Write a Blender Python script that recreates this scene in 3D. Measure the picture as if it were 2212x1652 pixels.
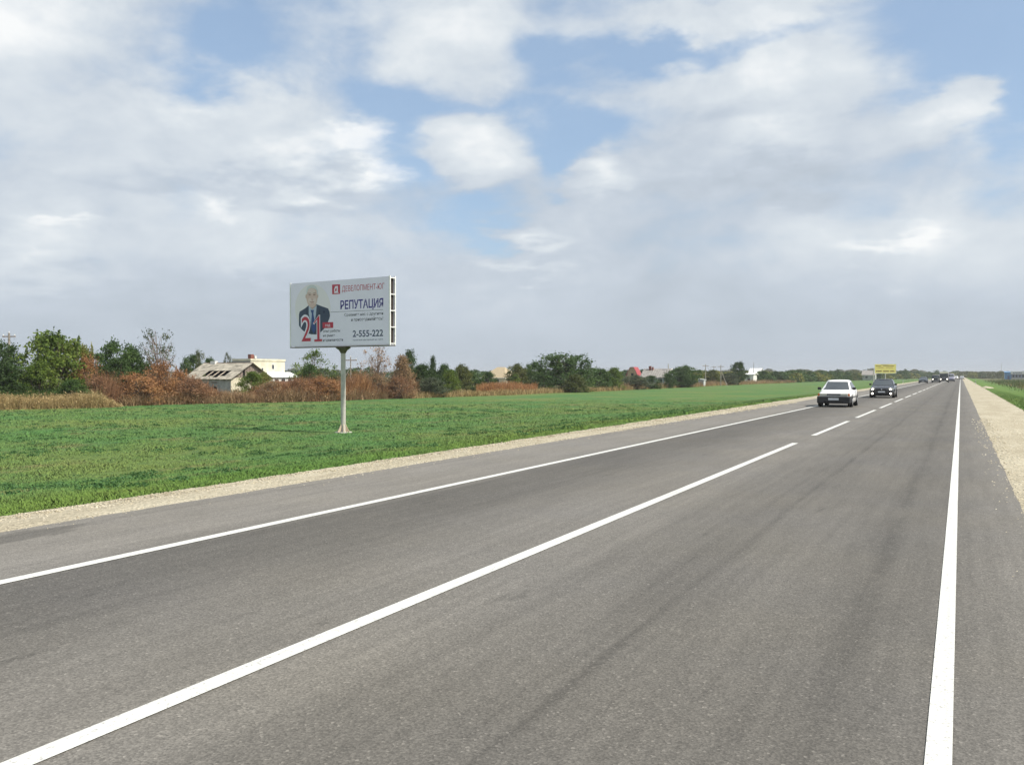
import bpy, math, random
import numpy as np
from mathutils import Vector, Matrix
R = random.Random(7)
RNG = np.random.default_rng(11)
rad = math.radians
for o in list(bpy.data.objects): bpy.data.objects.remove(o, do_unlink=True)
SC = bpy.context.scene
COL = SC.collection

# ------------------------------------------------------------------ camera
YAW = math.atan((2075 - 1106) / 1880.0)
EYE = 1.8
cam_d = bpy.data.cameras.new('camera')
cam = bpy.data.objects.new('camera', cam_d)
COL.objects.link(cam)
cam_d.sensor_fit = 'HORIZONTAL'
cam_d.sensor_width = 36.0
cam_d.lens = 36.0 * 1880 / 2212
cam_d.clip_start = 0.1
cam_d.clip_end = 20000
cam.location = (0, 0, EYE)
cam.rotation_euler = (rad(90 - 0.50), 0, YAW)
SC.camera = cam

# ------------------------------------------------------------------ node helper
class NT:
    def __init__(s, tree):
        s.t = tree; s.n = tree.nodes; s.l = tree.links
    def new(s, typ, **kw):
        n = s.n.new(typ)
        for k, v in kw.items(): setattr(n, k, v)
        return n
    def put(s, sock, v):
        if isinstance(v, bpy.types.NodeSocket): s.l.new(v, sock)
        elif v is not None: sock.default_value = v
    def math(s, op, a, b=None, c=None, clamp=False):
        n = s.new('ShaderNodeMath', operation=op, use_clamp=clamp)
        s.put(n.inputs[0], a); s.put(n.inputs[1], b); s.put(n.inputs[2], c)
        return n.outputs[0]
    def vmath(s, op, a, b=None, out=0):
        n = s.new('ShaderNodeVectorMath', operation=op)
        s.put(n.inputs[0], a); s.put(n.inputs[1], b)
        return n.outputs[out]
    def noise(s, vec, scale=1, detail=4, rough=.5, dist=0, out=0):
        n = s.new('ShaderNodeTexNoise')
        s.put(n.inputs['Vector'], vec); n.inputs['Scale'].default_value = scale
        n.inputs['Detail'].default_value = detail; n.inputs['Roughness'].default_value = rough
        n.inputs['Distortion'].default_value = dist
        return n.outputs[out]
    def mix(s, fac, a, b, blend='MIX'):
        n = s.new('ShaderNodeMix', data_type='RGBA', blend_type=blend)
        s.put(n.inputs[0], fac); s.put(n.inputs[6], a); s.put(n.inputs[7], b)
        return n.outputs[2]
    def ramp(s, fac, pts, interp='LINEAR'):
        n = s.new('ShaderNodeValToRGB')
        cr = n.color_ramp; cr.interpolation = interp
        while len(cr.elements) < len(pts): cr.elements.new(0.5)
        for e, (p, c) in zip(cr.elements, pts):
            e.position = p; e.color = (c, c, c, 1) if not isinstance(c, (tuple, list)) else tuple(c[:3]) + (1,)
        s.put(n.inputs[0], fac)
        return n.outputs[0]
    def mapr(s, v, a, b, c=0., d=1., smooth=True):
        n = s.new('ShaderNodeMapRange')
        n.interpolation_type = 'SMOOTHSTEP' if smooth else 'LINEAR'
        s.put(n.inputs[0], v)
        for i, x in enumerate((a, b, c, d)): n.inputs[i + 1].default_value = x
        return n.outputs[0]

# ------------------------------------------------------------------ sky and sun
SUN_EL, SUN_AZ = 48.0, 88.0          # azimuth clockwise from +Y (the road's direction)
world = bpy.data.worlds.new('World'); SC.world = world; world.use_nodes = True
w = NT(world.node_tree); w.n.clear()
wout = w.new('ShaderNodeOutputWorld')
sky = w.new('ShaderNodeTexSky', sky_type='NISHITA', sun_disc=False)
sky.sun_elevation = rad(SUN_EL); sky.sun_rotation = rad(SUN_AZ)
sky.air_density = 1.0; sky.dust_density = 1.6; sky.ozone_density = 1.0
tc = w.new('ShaderNodeTexCoord')
dirv = w.vmath('NORMALIZE', tc.outputs['Generated'])
sp = w.new('ShaderNodeSeparateXYZ'); w.put(sp.inputs[0], dirv)
dx, dy, dz = sp.outputs
AZ = w.math('ARCTAN2', dx, dy)
EL = w.math('ARCSINE', dz)
# cloud layer coordinates: the direction projected on a flat layer
den = w.math('ADD', w.math('MAXIMUM', dz, 0.0), 0.16)
cx = w.math('DIVIDE', dx, den); cy = w.math('DIVIDE', dy, den)
cb = w.new('ShaderNodeCombineXYZ'); w.put(cb.inputs[0], cx); w.put(cb.inputs[1], cy)
P = cb.outputs[0]
n1 = w.noise(P, 1.0, 5, .45, .15)
aq = w.new('ShaderNodeCombineXYZ'); w.put(aq.inputs[0], AZ); w.put(aq.inputs[1], w.math('MULTIPLY', EL, 1.6))
n2 = w.noise(w.vmath('ADD', aq.outputs[0], (5.2, 1.7, 3.)), 6.5, 8, .56, .35)
n4 = w.noise(w.vmath('ADD', aq.outputs[0], (1.2, 6.7, 1.)), 15., 7, .58, .2)
n3 = w.noise(w.vmath('ADD', P, (9.1, 4.7, 0.)), 0.8, 5, .5, .2)
wob = w.vmath('SCALE', w.vmath('SUBTRACT', w.noise(P, 2.6, 5, .55, 0, out=1), (.5, .5, .5)))
wob.node.inputs['Scale'].default_value = 0.17
ae = w.new('ShaderNodeCombineXYZ'); w.put(ae.inputs[0], AZ); w.put(ae.inputs[1], EL)
AE = w.vmath('ADD', ae.outputs[0], wob)
def ang(px, py):
    a = math.atan((px - 1106) / 1880.0)
    return a - YAW, math.atan((809 - py) / 1880.0 * math.cos(a))
def blobs(items):
    tot = None
    for px, py, rx, ry, wt in items:
        a, e = ang(px, py)
        k = math.cos(math.atan((px - 1106) / 1880.0)) ** 2
        d = w.vmath('MULTIPLY', w.vmath('SUBTRACT', AE, (a, e, 0.)), (1880. / (rx * k), 1880. / ry, 0.))
        q = w.vmath('DOT_PRODUCT', d, d, out=1)
        g = w.math('MULTIPLY', w.math('EXPONENT', w.math('MULTIPLY', q, -1.0)), wt)
        tot = g if tot is None else w.math('ADD', tot, g)
    return tot
cover_b = blobs([
    (2110, 70, 270, 150, -1.1), (2190, 230, 90, 150, -.8), (1180, 130, 75, 60, -.7), (1370, 95, 130, 36, -.6),
    (1640, 80, 180, 30, -.5), (500, 105, 110, 45, -.75), (830, 215, 130, 60, -.95), (880, 335, 55, 60, -.8),
    (1040, 470, 90, 70, -.7), (1235, 300, 130, 60, -.85), (1215, 390, 45, 60, -.75), (1080, 235, 150, 28, -.4),
    (1960, 520, 60, 40, -.3),
    (540, 290, 330, 120, .45), (980, 60, 180, 90, .5), (1030, 350, 100, 55, .85), (1560, 165, 190, 55, .55),
    (1620, 320, 260, 90, .7), (2040, 235, 130, 48, 1.25), (1315, 405, 60, 36, .8), (1500, 25, 260, 30, .45),
    (1150, 540, 100, 35, .5)])
bright_b = blobs([
    (790, 350, 100, 60, .75), (640, 310, 150, 55, .42), (470, 195, 150, 50, .4), (1030, 350, 110, 55, .45), (1650, 310, 170, 45, .4),
    (1320, 400, 60, 34, .45), (1150, 545, 85, 24, .4), (1890, 525, 75, 26, .35), (1590, 170, 160, 40, .3), (1000, 60, 260, 70, .3),
    (445, 465, 55, 30, .3), (150, 498, 70, 16, .3), (60, 560, 190, 40, .25), (570, 600, 80, 20, .2), (60, 30, 180, 60, .3), (1560, 60, 300, 60, .2), (2040, 235, 120, 45, .3),
    (1700, 400, 260, 30, -.2), (600, 420, 300, 30, -.25), (300, 640, 500, 40, -.12), (250, 400, 250, 40, -.15)])
low = w.mapr(EL, 0.02, 0.2, 1.0, 0.0)
cover = w.math('ADD', w.math('ADD', cover_b, .60), w.math('MULTIPLY', low, .6))
cover = w.math('ADD', cover, w.math('MULTIPLY', w.math('SUBTRACT', n1, .5), 1.3))
cover = w.math('ADD', cover, w.math('MULTIPLY', w.math('SUBTRACT', n2, .5), 1.5))
cover = w.math('ADD', cover, w.math('MULTIPLY', w.math('SUBTRACT', n4, .5), .6))
cov = w.mapr(cover, -0.10, 0.80, 0.10, 0.97)
br = w.math('ADD', bright_b, w.math('ADD', w.math('ADD', w.math('MULTIPLY', w.math('SUBTRACT', n2, .5), 1.1), w.math('MULTIPLY', w.math('SUBTRACT', n4, .5), .5)), w.math('MULTIPLY', w.math('SUBTRACT', n3, .5), .9)))
br = w.math('ADD', br, .44)
br = w.math('MULTIPLY', br, w.mapr(EL, 0.02, 0.17, .40, 1.0))
ccol = w.ramp(br, [(0.0, (.335, .378, .428)), (.35, (.405, .45, .505)), (.7, (.515, .553, .585)), (1.0, (.68, .69, .69))])
bg1 = w.new('ShaderNodeBackground'); bg1.inputs[1].default_value = 0.11
skyc = w.mix(.4, sky.outputs[0], (2.5, 3.6, 5.0, 1))
w.put(bg1.inputs[0], skyc)
bg2 = w.new('ShaderNodeBackground'); bg2.inputs[1].default_value = 0.98
w.put(bg2.inputs[0], ccol)
ms = w.new('ShaderNodeMixShader')
w.put(ms.inputs[0], cov); w.put(ms.inputs[1], bg1.outputs[0]); w.put(ms.inputs[2], bg2.outputs[0])
w.put(wout.inputs[0], ms.outputs[0])

sun_d = bpy.data.lights.new('sun', 'SUN')
sun_d.energy = 3.8; sun_d.angle = rad(2.5); sun_d.color = (1.0, .94, .84)
sun = bpy.data.objects.new('sun', sun_d); COL.objects.link(sun)
sd = Vector((math.sin(rad(SUN_AZ)) * math.cos(rad(SUN_EL)), math.cos(rad(SUN_AZ)) * math.cos(rad(SUN_EL)), math.sin(rad(SUN_EL))))
sun.rotation_euler = sd.to_track_quat('Z', 'Y').to_euler()
sun.location = (60, 20, 80)

SC.view_settings.view_transform = 'Standard'
SC.view_settings.look = 'None'
SC.view_settings.exposure = 0.55
SC.view_settings.gamma = 1.0
SC.view_settings.use_curve_mapping = False
SC.render.engine = 'CYCLES'
SC.cycles.use_denoising = True
SC.cycles.max_bounces = 6
SC.cycles.transparent_max_bounces = 8
SC.cycles.volume_bounces = 0

# ------------------------------------------------------------------ places: photo column + distance -> point of the world
CS, SN = math.cos(YAW), math.sin(YAW)
def sstep(t):
    t = min(1., max(0., t)); return t * t * (3 - 2 * t)
def gz(X, Y=0.):
    """height of the ground sheet"""
    if X < -11.0: return -0.09 - 0.81 * sstep((-11.0 - X) / 10.0)
    if X > 2.9: return -0.09 - 0.75 * sstep((X - 2.9) / 5.0)
    return -0.09
def gz_np(X):
    t = np.clip((-11.0 - X) / 10.0, 0, 1); a = -0.81 * t * t * (3 - 2 * t)
    t = np.clip((X - 2.9) / 5.0, 0, 1); b = -0.75 * t * t * (3 - 2 * t)
    return -0.09 + a + b
def at(px, z):
    xc = (px - 1106) / 1880.0 * z
    return xc * CS - z * SN, xc * SN + z * CS
def hgt(py, z): return EYE + (809 - py) / 1880.0 * z

# ------------------------------------------------------------------ object helpers
def link(o, parent=None):
    COL.objects.link(o)
    if parent is not None: o.parent = parent
    return o
def tag(o, label=None, cat=None, group=None, kind=None):
    if label: o['label'] = label
    if cat: o['category'] = cat
    if group: o['group'] = group
    if kind: o['kind'] = kind
    return o
def empty(name, loc, rz=0., label=None, cat=None, group=None):
    o = bpy.data.objects.new(name, None); o.empty_display_size = .3
    o.location = loc; o.rotation_euler = (0, 0, rz)
    link(o); return tag(o, label, cat, group)
class MB:
    def __init__(s): s.v = []; s.f = []; s.sm = []
    def add(s, vs, fs, smooth=False):
        b = len(s.v); s.v += [tuple(v) for v in vs]
        s.f += [tuple(i + b for i in f) for f in fs]; s.sm += [smooth] * len(fs); return s
    def box(s, x0, x1, y0, y1, z0, z1):
        vs = [(x, y, z) for z in (z0, z1) for y in (y0, y1) for x in (x0, x1)]
        return s.add(vs, [(0, 2, 3, 1), (4, 5, 7, 6), (0, 1, 5, 4), (2, 6, 7, 3), (0, 4, 6, 2), (1, 3, 7, 5)])
    def tube(s, p, q, r0, r1=None, n=8, cap=True, smooth=True):
        p, q = Vector(p), Vector(q); r1 = r0 if r1 is None else r1
        d = (q - p).normalized(); a = d.orthogonal().normalized(); b = d.cross(a)
        vs = []
        for c, r in ((p, r0), (q, r1)):
            for i in range(n):
                t = 2 * math.pi * i / n; vs.append(c + a * math.cos(t) * r + b * math.sin(t) * r)
        s.add(vs, [(i, (i + 1) % n, n + (i + 1) % n, n + i) for i in range(n)], smooth)
        if cap: s.add(vs, [tuple(range(n - 1, -1, -1)), tuple(range(n, 2 * n))])
        return s
    def lathe(s, prof, c=(0, 0, 0), n=16, axis='z'):
        vs = []
        for r, h in prof:
            for i in range(n):
                t = 2 * math.pi * i / n
                if axis == 'z': vs.append((c[0] + r * math.cos(t), c[1] + r * math.sin(t), c[2] + h))
                else: vs.append((c[0] + h, c[1] + r * math.cos(t), c[2] + r * math.sin(t)))
        m = len(prof)
        fs = [(j * n + i, j * n + (i + 1) % n, (j + 1) * n + (i + 1) % n, (j + 1) * n + i) for j in range(m - 1) for i in range(n)]
        fs += [tuple(range(n - 1, -1, -1)), tuple((m - 1) * n + i for i in range(n))]
        return s.add(vs, fs, True)
    def prism(s, poly, y0, y1):
        """outline in x,z given depth from y0 to y1"""
        n = len(poly)
        vs = [(x, y0, z) for x, z in poly] + [(x, y1, z) for x, z in poly]
        return s.add(vs, [tuple(range(n)), tuple(range(2 * n - 1, n - 1, -1))] + [(i, n + i, n + (i + 1) % n, (i + 1) % n) for i in range(n)])
    def mesh(s, name, mats):
        m = bpy.data.meshes.new(name); m.from_pydata(s.v, [], s.f)
        m.polygons.foreach_set('use_smooth', s.sm)
        for x in (mats if isinstance(mats, (list, tuple)) else [mats]): m.materials.append(x)
        m.update(); return m
    def build(s, name, mats, parent=None, loc=None, rz=0., bevel=0, fix=True):
        m = s.mesh(name, mats)
        if fix:
            import bmesh
            bm = bmesh.new(); bm.from_mesh(m); bmesh.ops.recalc_face_normals(bm, faces=bm.faces); bm.to_mesh(m); bm.free()
        o = link(bpy.data.objects.new(name, m), parent)
        if loc is not None: o.location = loc
        if rz: o.rotation_euler = (0, 0, rz)
        if bevel:
            b = o.modifiers.new('bevel', 'BEVEL'); b.width = bevel; b.segments = 2; b.limit_method = 'ANGLE'
        return o
def np_mesh(name, verts, faces, mats):
    """verts (n,3), faces (m,k) all alike"""
    m = bpy.data.meshes.new(name); k = faces.shape[1]
    m.vertices.add(len(verts)); m.vertices.foreach_set('co', np.ascontiguousarray(verts, dtype=np.float32).ravel())
    m.loops.add(faces.size); m.loops.foreach_set('vertex_index', np.ascontiguousarray(faces, dtype=np.int32).ravel())
    m.polygons.add(len(faces)); m.polygons.foreach_set('loop_start', np.arange(0, faces.size, k, dtype=np.int32))
    try: m.polygons.foreach_set('loop_total', np.full(len(faces), k, dtype=np.int32))
    except Exception: pass
    for x in (mats if isinstance(mats, (list, tuple)) else [mats]): m.materials.append(x)
    m.update(calc_edges=True); m.validate(); return m

# ------------------------------------------------------------------ materials
def mat(name, col, rough=.7, metal=0., var=.12, vscale=6., bump=0., bscale=40., emit=None, estr=0., coat=0., spec=.5, alpha=None):
    m = bpy.data.materials.new(name); m.use_nodes = True
    t = NT(m.node_tree); b = t.n['Principled BSDF']
    col = tuple(col) + (1,)
    if var:
        c = t.new('ShaderNodeTexCoord').outputs['Object']
        nz = t.noise(c, vscale, 5, .6)
        dk = tuple(x * (1 - var * 1.6) for x in col[:3]) + (1,); lt = tuple(min(1, x * (1 + var)) for x in col[:3]) + (1,)
        t.put(b.inputs['Base Color'], t.mix(t.mapr(nz, .3, .7), dk, lt))
        t.put(b.inputs['Roughness'], t.mapr(nz, .3, .7, max(0, rough - .08), min(1, rough + .08)))
    else:
        b.inputs['Base Color'].default_value = col; b.inputs['Roughness'].default_value = rough
    b.inputs['Metallic'].default_value = metal
    b.inputs['Specular IOR Level'].default_value = spec
    if coat: b.inputs['Coat Weight'].default_value = coat; b.inputs['Coat Roughness'].default_value = .05
    if emit: b.inputs['Emission Color'].default_value = tuple(emit) + (1,); b.inputs['Emission Strength'].default_value = estr
    if bump:
        c = t.new('ShaderNodeTexCoord').outputs['Object']
        bn = t.new('ShaderNodeBump'); bn.inputs['Strength'].default_value = bump; bn.inputs['Distance'].default_value = .02
        t.put(bn.inputs['Height'], t.noise(c, bscale, 4, .6)); t.put(b.inputs['Normal'], bn.outputs[0])
    return m
def leafmat(name, cols, trans=.3, rough=.6):
    """foliage: every leaf its own shade out of the given colours"""
    m = bpy.data.materials.new(name); m.use_nodes = True
    t = NT(m.node_tree); t.n.clear()
    out = t.new('ShaderNodeOutputMaterial')
    g = t.new('ShaderNodeNewGeometry'); rnd = g.outputs['Random Per Island']
    c = t.new('ShaderNodeTexCoord').outputs['Object']
    nz = t.noise(c, 1.3, 3, .6)
    oi = t.new('ShaderNodeObjectInfo').outputs['Random']
    f = t.math('ADD', t.math('MULTIPLY', rnd, .45), t.math('ADD', t.math('MULTIPLY', t.mapr(nz, .3, .7), .45), t.math('MULTIPLY', oi, .1)))
    col = t.ramp(f, [(i / (len(cols) - 1), x) for i, x in enumerate(cols)])
    d = t.new('ShaderNodeBsdfPrincipled'); t.put(d.inputs['Base Color'], col); d.inputs['Roughness'].default_value = rough
    d.inputs['Specular IOR Level'].default_value = .25
    tr = t.new('ShaderNodeBsdfTranslucent'); t.put(tr.inputs[0], col)
    mx = t.new('ShaderNodeMixShader'); mx.inputs[0].default_value = trans
    t.put(mx.inputs[1], d.outputs[0]); t.put(mx.inputs[2], tr.outputs[0]); t.put(out.inputs[0], mx.outputs[0])
    return m
# ================================================================== THE SETTING
def world_pos(t): return t.new('ShaderNodeNewGeometry').outputs['Position']
def field_color(t, pos):
    """patchy green of the verge, the same for the soil sheet and the blades"""
    a = t.noise(pos, .10, 5, .6)
    sq = t.vmath('MULTIPLY', pos, (1., .45, 1.))
    b = t.noise(t.vmath('ADD', sq, (31., 7., 0.)), .55, 5, .65)
    c = t.noise(t.vmath('ADD', sq, (3., 71., 0.)), 2.6, 5, .65)
    col = t.mix(t.mapr(a, .36, .64), (.084, .198, .056, 1), (.150, .218, .060, 1))
    col = t.mix(t.math('MULTIPLY', t.mapr(b, .52, .70), .6), col, (.215, .19, .09, 1))
    col = t.mix(t.math('MULTIPLY', t.mapr(c, .52, .70), .6), col, (.050, .135, .05, 1))
    sp_ = t.new('ShaderNodeSeparateXYZ'); t.put(sp_.inputs[0], pos)
    edge = t.math('MULTIPLY', t.mapr(sp_.outputs[0], -14.2, -12.2, 0, 1), .6)
    return t.mix(edge, col, (.12, .21, .035, 1))
def make_field_mats():
    m = bpy.data.materials.new('field_turf'); m.use_nodes = True
    t = NT(m.node_tree); b = t.n['Principled BSDF']; pos = world_pos(t)
    col = field_color(t, pos)
    fine = t.noise(pos, 14., 4, .7)
    col = t.mix(t.mapr(fine, .3, .75), t.mix(1., col, (.6, .6, .6, 1), 'MULTIPLY'), t.mix(1., col, (1.1, 1.08, 1.08, 1), 'MULTIPLY'))
    t.put(b.inputs['Base Color'], col); b.inputs['Roughness'].default_value = .9; b.inputs['Specular IOR Level'].default_value = .15
    bn = t.new('ShaderNodeBump'); bn.inputs['Strength'].default_value = .8; bn.inputs['Distance'].default_value = .10
    t.put(bn.inputs['Height'], t.math('ADD', t.noise(pos, 5., 6, .7), t.noise(pos, 1.1, 4, .6))); t.put(b.inputs['Normal'], bn.outputs[0])
    m2 = bpy.data.materials.new('grass_blades'); m2.use_nodes = True
    t = NT(m2.node_tree); b = t.n['Principled BSDF']; g = t.new('ShaderNodeNewGeometry')
    col = field_color(t, g.outputs['Position'])
    rnd = g.outputs['Random Per Island']
    col = t.mix(t.mapr(rnd, 0, 1, 0, 1, False), t.mix(1., col, (.7, .75, .7, 1), 'MULTIPLY'), t.mix(1., col, (1.45, 1.35, 1.3, 1), 'MULTIPLY'))
    t.put(b.inputs['Base Color'], col); b.inputs['Roughness'].default_value = .7; b.inputs['Specular IOR Level'].default_value = .15
    up = t.vmath('NORMALIZE', t.vmath('ADD', t.vmath('MULTIPLY', g.outputs['Normal'], (.45, .45, .45)), (0., 0., 1.)))
    t.put(b.inputs['Normal'], up)
    return m, m2
M_FIELD, M_BLADE = make_field_mats()

def make_ground_mat():
    m = bpy.data.materials.new('dry_soil'); m.use_nodes = True
    t = NT(m.node_tree); b = t.n['Principled BSDF']; pos = world_pos(t)
    a = t.noise(pos, .05, 6, .6); c = t.noise(pos, .8, 6, .7)
    col = t.mix(t.mapr(a, .35, .65), (.13, .12, .055, 1), (.075, .10, .035, 1))
    col = t.mix(t.math('MULTIPLY', t.mapr(c, .4, .7), .6), col, (.16, .135, .07, 1))
    t.put(b.inputs['Base Color'], col); b.inputs['Roughness'].default_value = .95; b.inputs['Specular IOR Level'].default_value = .1
    return m
M_SOIL = make_ground_mat()

def make_asphalt():
    m = bpy.data.materials.new('asphalt'); m.use_nodes = True
    t = NT(m.node_tree); b = t.n['Principled BSDF']; pos = world_pos(t)
    s_ = t.new('ShaderNodeSeparateXYZ'); t.put(s_.inputs[0], pos)
    X, Y = s_.outputs[0], s_.outputs[1]
    drift = t.math('MULTIPLY', t.math('SUBTRACT', t.noise(t.vmath('MULTIPLY', pos, (.4, .05, 0.)), 1., 4, .6), .5), .8)
    u = t.mapr(t.math('ADD', X, drift), -10.0, 1.0, 0, 1, False)
    k = lambda x: (x + 10.) / 11.
    base = t.ramp(u, [(0, .158), (k(-8.0), .172), (k(-7.5), .15), (k(-7.2), .088), (k(-6.3), .094), (k(-5.4), .118), (k(-4.5), .142),
                      (k(-3.4), .147), (k(-2.9), .125), (k(-2.1), .108), (k(-1.3), .118), (k(-.75), .104), (k(-.2), .112), (k(.15), .125), (1, .165)])
    # rubber lines left by tyres
    tot = None
    for x0, wd, amp, sc in ((-2.02, .045, .24, .5), (-2.32, .05, .12, .4), (-.66, .09, .22, 1.2), (-3.05, .12, .10, .3), (-5.9, .2, .08, .3), (-9.42, .05, .18, .7)):
        wv = t.math('MULTIPLY', t.math('SUBTRACT', t.noise(t.vmath('MULTIPLY', pos, (.0, .12, 0.)), 1., 2, .5), .5), .25)
        d = t.math('DIVIDE', t.math('SUBTRACT', t.math('ADD', X, wv), x0), wd)
        g = t.math('EXPONENT', t.math('MULTIPLY', t.math('MULTIPLY', d, d), -1.))
        g = t.math('MULTIPLY', g, t.mapr(t.noise(t.vmath('MULTIPLY', pos, (3.0, .55, 0.)), sc, 5, .7), .35, .6, .15, 1.))
        g = t.math('MULTIPLY', g, amp); tot = g if tot is None else t.math('ADD', tot, g)
    # an old damp-looking oil patch on the far shoulder
    dxx = t.math('DIVIDE', t.math('ADD', X, 9.32), .30); dyy = t.math('DIVIDE', t.math('SUBTRACT', Y, 5.6), 1.5)
    r2 = t.math('ADD', t.math('MULTIPLY', dxx, dxx), t.math('MULTIPLY', dyy, dyy))
    r2 = t.math('ADD', r2, t.math('MULTIPLY', t.math('SUBTRACT', t.noise(t.vmath('MULTIPLY', pos, (2.5, .8, 0.)), 1.5, 5, .6), .5), 2.2))
    st = t.math('MULTIPLY', t.mapr(r2, .5, 1.2, 1., 0.), .36)
    tot = t.math('ADD', tot, st)
    blot = t.noise(t.vmath('MULTIPLY', pos, (1., .35, 0.)), .9, 6, .65)
    val = t.math('MULTIPLY', base, t.mapr(blot, .25, .75, .93, 1.15))
    val = t.math('MULTIPLY', val, t.math('SUBTRACT', 1., tot))
    # scattered old drips and scuffs, stretched along the road
    sc_ = t.noise(t.vmath('MULTIPLY', pos, (2.6, .7, 0.)), 1., 3, .55)
    val = t.math('MULTIPLY', val, t.mapr(sc_, .68, .74, 1., .80))
    sc2 = t.noise(t.vmath('MULTIPLY', pos, (9., .35, 0.)), 1., 4, .6)
    val = t.math('MULTIPLY', val, t.mapr(sc2, .35, .65, .94, 1.05))
    # stones of the wearing course
    vo = t.new('ShaderNodeTexVoronoi'); vo.inputs['Scale'].default_value = 75.; t.put(vo.inputs['Vector'], pos)
    rv = t.new('ShaderNodeSeparateXYZ'); t.put(rv.inputs[0], vo.outputs['Color'])
    gr = t.noise(pos, 60., 3, .8)
    val = t.math('MULTIPLY', val, t.mapr(rv.outputs[0], 0, 1, .80, 1.20, False))
    val = t.math('MULTIPLY', val, t.mapr(gr, .3, .7, .78, 1.22))
    val = t.math('ADD', val, t.math('MULTIPLY', t.mapr(rv.outputs[1], .965, .985), .07))
    val = t.math('MULTIPLY', val, t.mapr(t.noise(t.vmath('MULTIPLY', pos, (2., 2., 0.)), 5., 5, .7), .3, .7, .93, 1.07))
    tint = t.ramp(t.noise(pos, .35, 3, .5), [(.3, (1.08, 1.0, .86)), (.7, (1.05, .99, .90))])
    cc = t.new('ShaderNodeCombineColor')
    for i in range(3): t.put(cc.inputs[i], val)
    t.put(b.inputs['Base Color'], t.mix(1., cc.outputs[0], tint, 'MULTIPLY'))
    b.inputs['Roughness'].default_value = .82; b.inputs['Specular IOR Level'].default_value = .3
    bn = t.new('ShaderNodeBump'); bn.inputs['Strength'].default_value = .5; bn.inputs['Distance'].default_value = .004
    t.put(bn.inputs['Height'], vo.outputs['Distance']); t.put(b.inputs['Normal'], bn.outputs[0])
    return m
def make_gravel():
    m = bpy.data.materials.new('gravel'); m.use_nodes = True
    t = NT(m.node_tree); b = t.n['Principled BSDF']; pos = world_pos(t)
    vo = t.new('ShaderNodeTexVoronoi'); vo.inputs['Scale'].default_value = 28.; t.put(vo.inputs['Vector'], pos)
    rv = t.new('ShaderNodeSeparateXYZ'); t.put(rv.inputs[0], vo.outputs['Color'])
    big = t.noise(t.vmath('MULTIPLY', pos, (1., .3, 1.)), .9, 5, .6)
    col = t.mix(t.mapr(big, .3, .7), (.37, .325, .235, 1), (.47, .425, .32, 1))
    col = t.mix(1., col, t.ramp(rv.outputs[0], [(0, .66), (.5, 1.), (1, 1.22)]), 'MULTIPLY')
    col = t.mix(t.math('MULTIPLY', t.mapr(t.noise(pos, 22., 3, .7), .62, .72), .6), col, (.17, .14, .10, 1))
    t.put(b.inputs['Base Color'], col); b.inputs['Roughness'].default_value = .95; b.inputs['Specular IOR Level'].default_value = .2
    bn = t.new('ShaderNodeBump'); bn.inputs['Strength'].default_value = .8; bn.inputs['Distance'].default_value = .02
    t.put(bn.inputs['Height'], vo.outputs['Distance']); t.put(b.inputs['Normal'], bn.outputs[0])
    return m
def make_paint():
    m = bpy.data.materials.new('road_paint'); m.use_nodes = True
    t = NT(m.node_tree); b = t.n['Principled BSDF']; pos = world_pos(t)
    w_ = t.noise(pos, 38., 4, .75); st = t.noise(t.vmath('MULTIPLY', pos, (22., .5, 0.)), 1., 3, .6)
    f = t.math('MULTIPLY', t.mapr(w_, .54, .66), .6)
    f = t.math('ADD', f, t.math('MULTIPLY', t.mapr(st, .42, .75), .24), clamp=True)
    col = t.mix(f, (.66, .66, .62, 1), (.20, .19, .18, 1))
    t.put(b.inputs['Base Color'], col); b.inputs['Roughness'].default_value = .6
    bn = t.new('ShaderNodeBump'); bn.inputs['Strength'].default_value = .3; bn.inputs['Distance'].default_value = .004
    t.put(bn.inputs['Height'], w_); t.put(b.inputs['Normal'], bn.outputs[0])
    return m
M_ASPH, M_GRAV, M_PAINT = make_asphalt(), make_gravel(), make_paint()

def strip(name, xs, ys, zf, material, kind='structure', xjit=None):
    """a sheet along the road: columns xs, rows ys, height zf(x,y)"""
    vs = []; nx = len(xs)
    for y in ys:
        for i, x in enumerate(xs):
            xx = x + (xjit(i, y) if xjit else 0); vs.append((xx, y, zf(xx, y)))
    fs = [(j * nx + i, j * nx + i + 1, (j + 1) * nx + i + 1, (j + 1) * nx + i) for j in range(len(ys) - 1) for i in range(nx - 1)]
    mb = MB(); mb.add(vs, fs, True)
    return tag(mb.build(name, material, fix=False), kind=kind)
def rows(y0, y1, step0, grow=1.02):
    ys = [y0]; st = step0
    while ys[-1] < y1:
        if ys[-1] > 0: st *= grow
        ys.append(ys[-1] + st)
    return ys
from mathutils import noise as MN
def wav(y, s, seed): return MN.noise(Vector((y * s, seed, 0.)))

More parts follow.
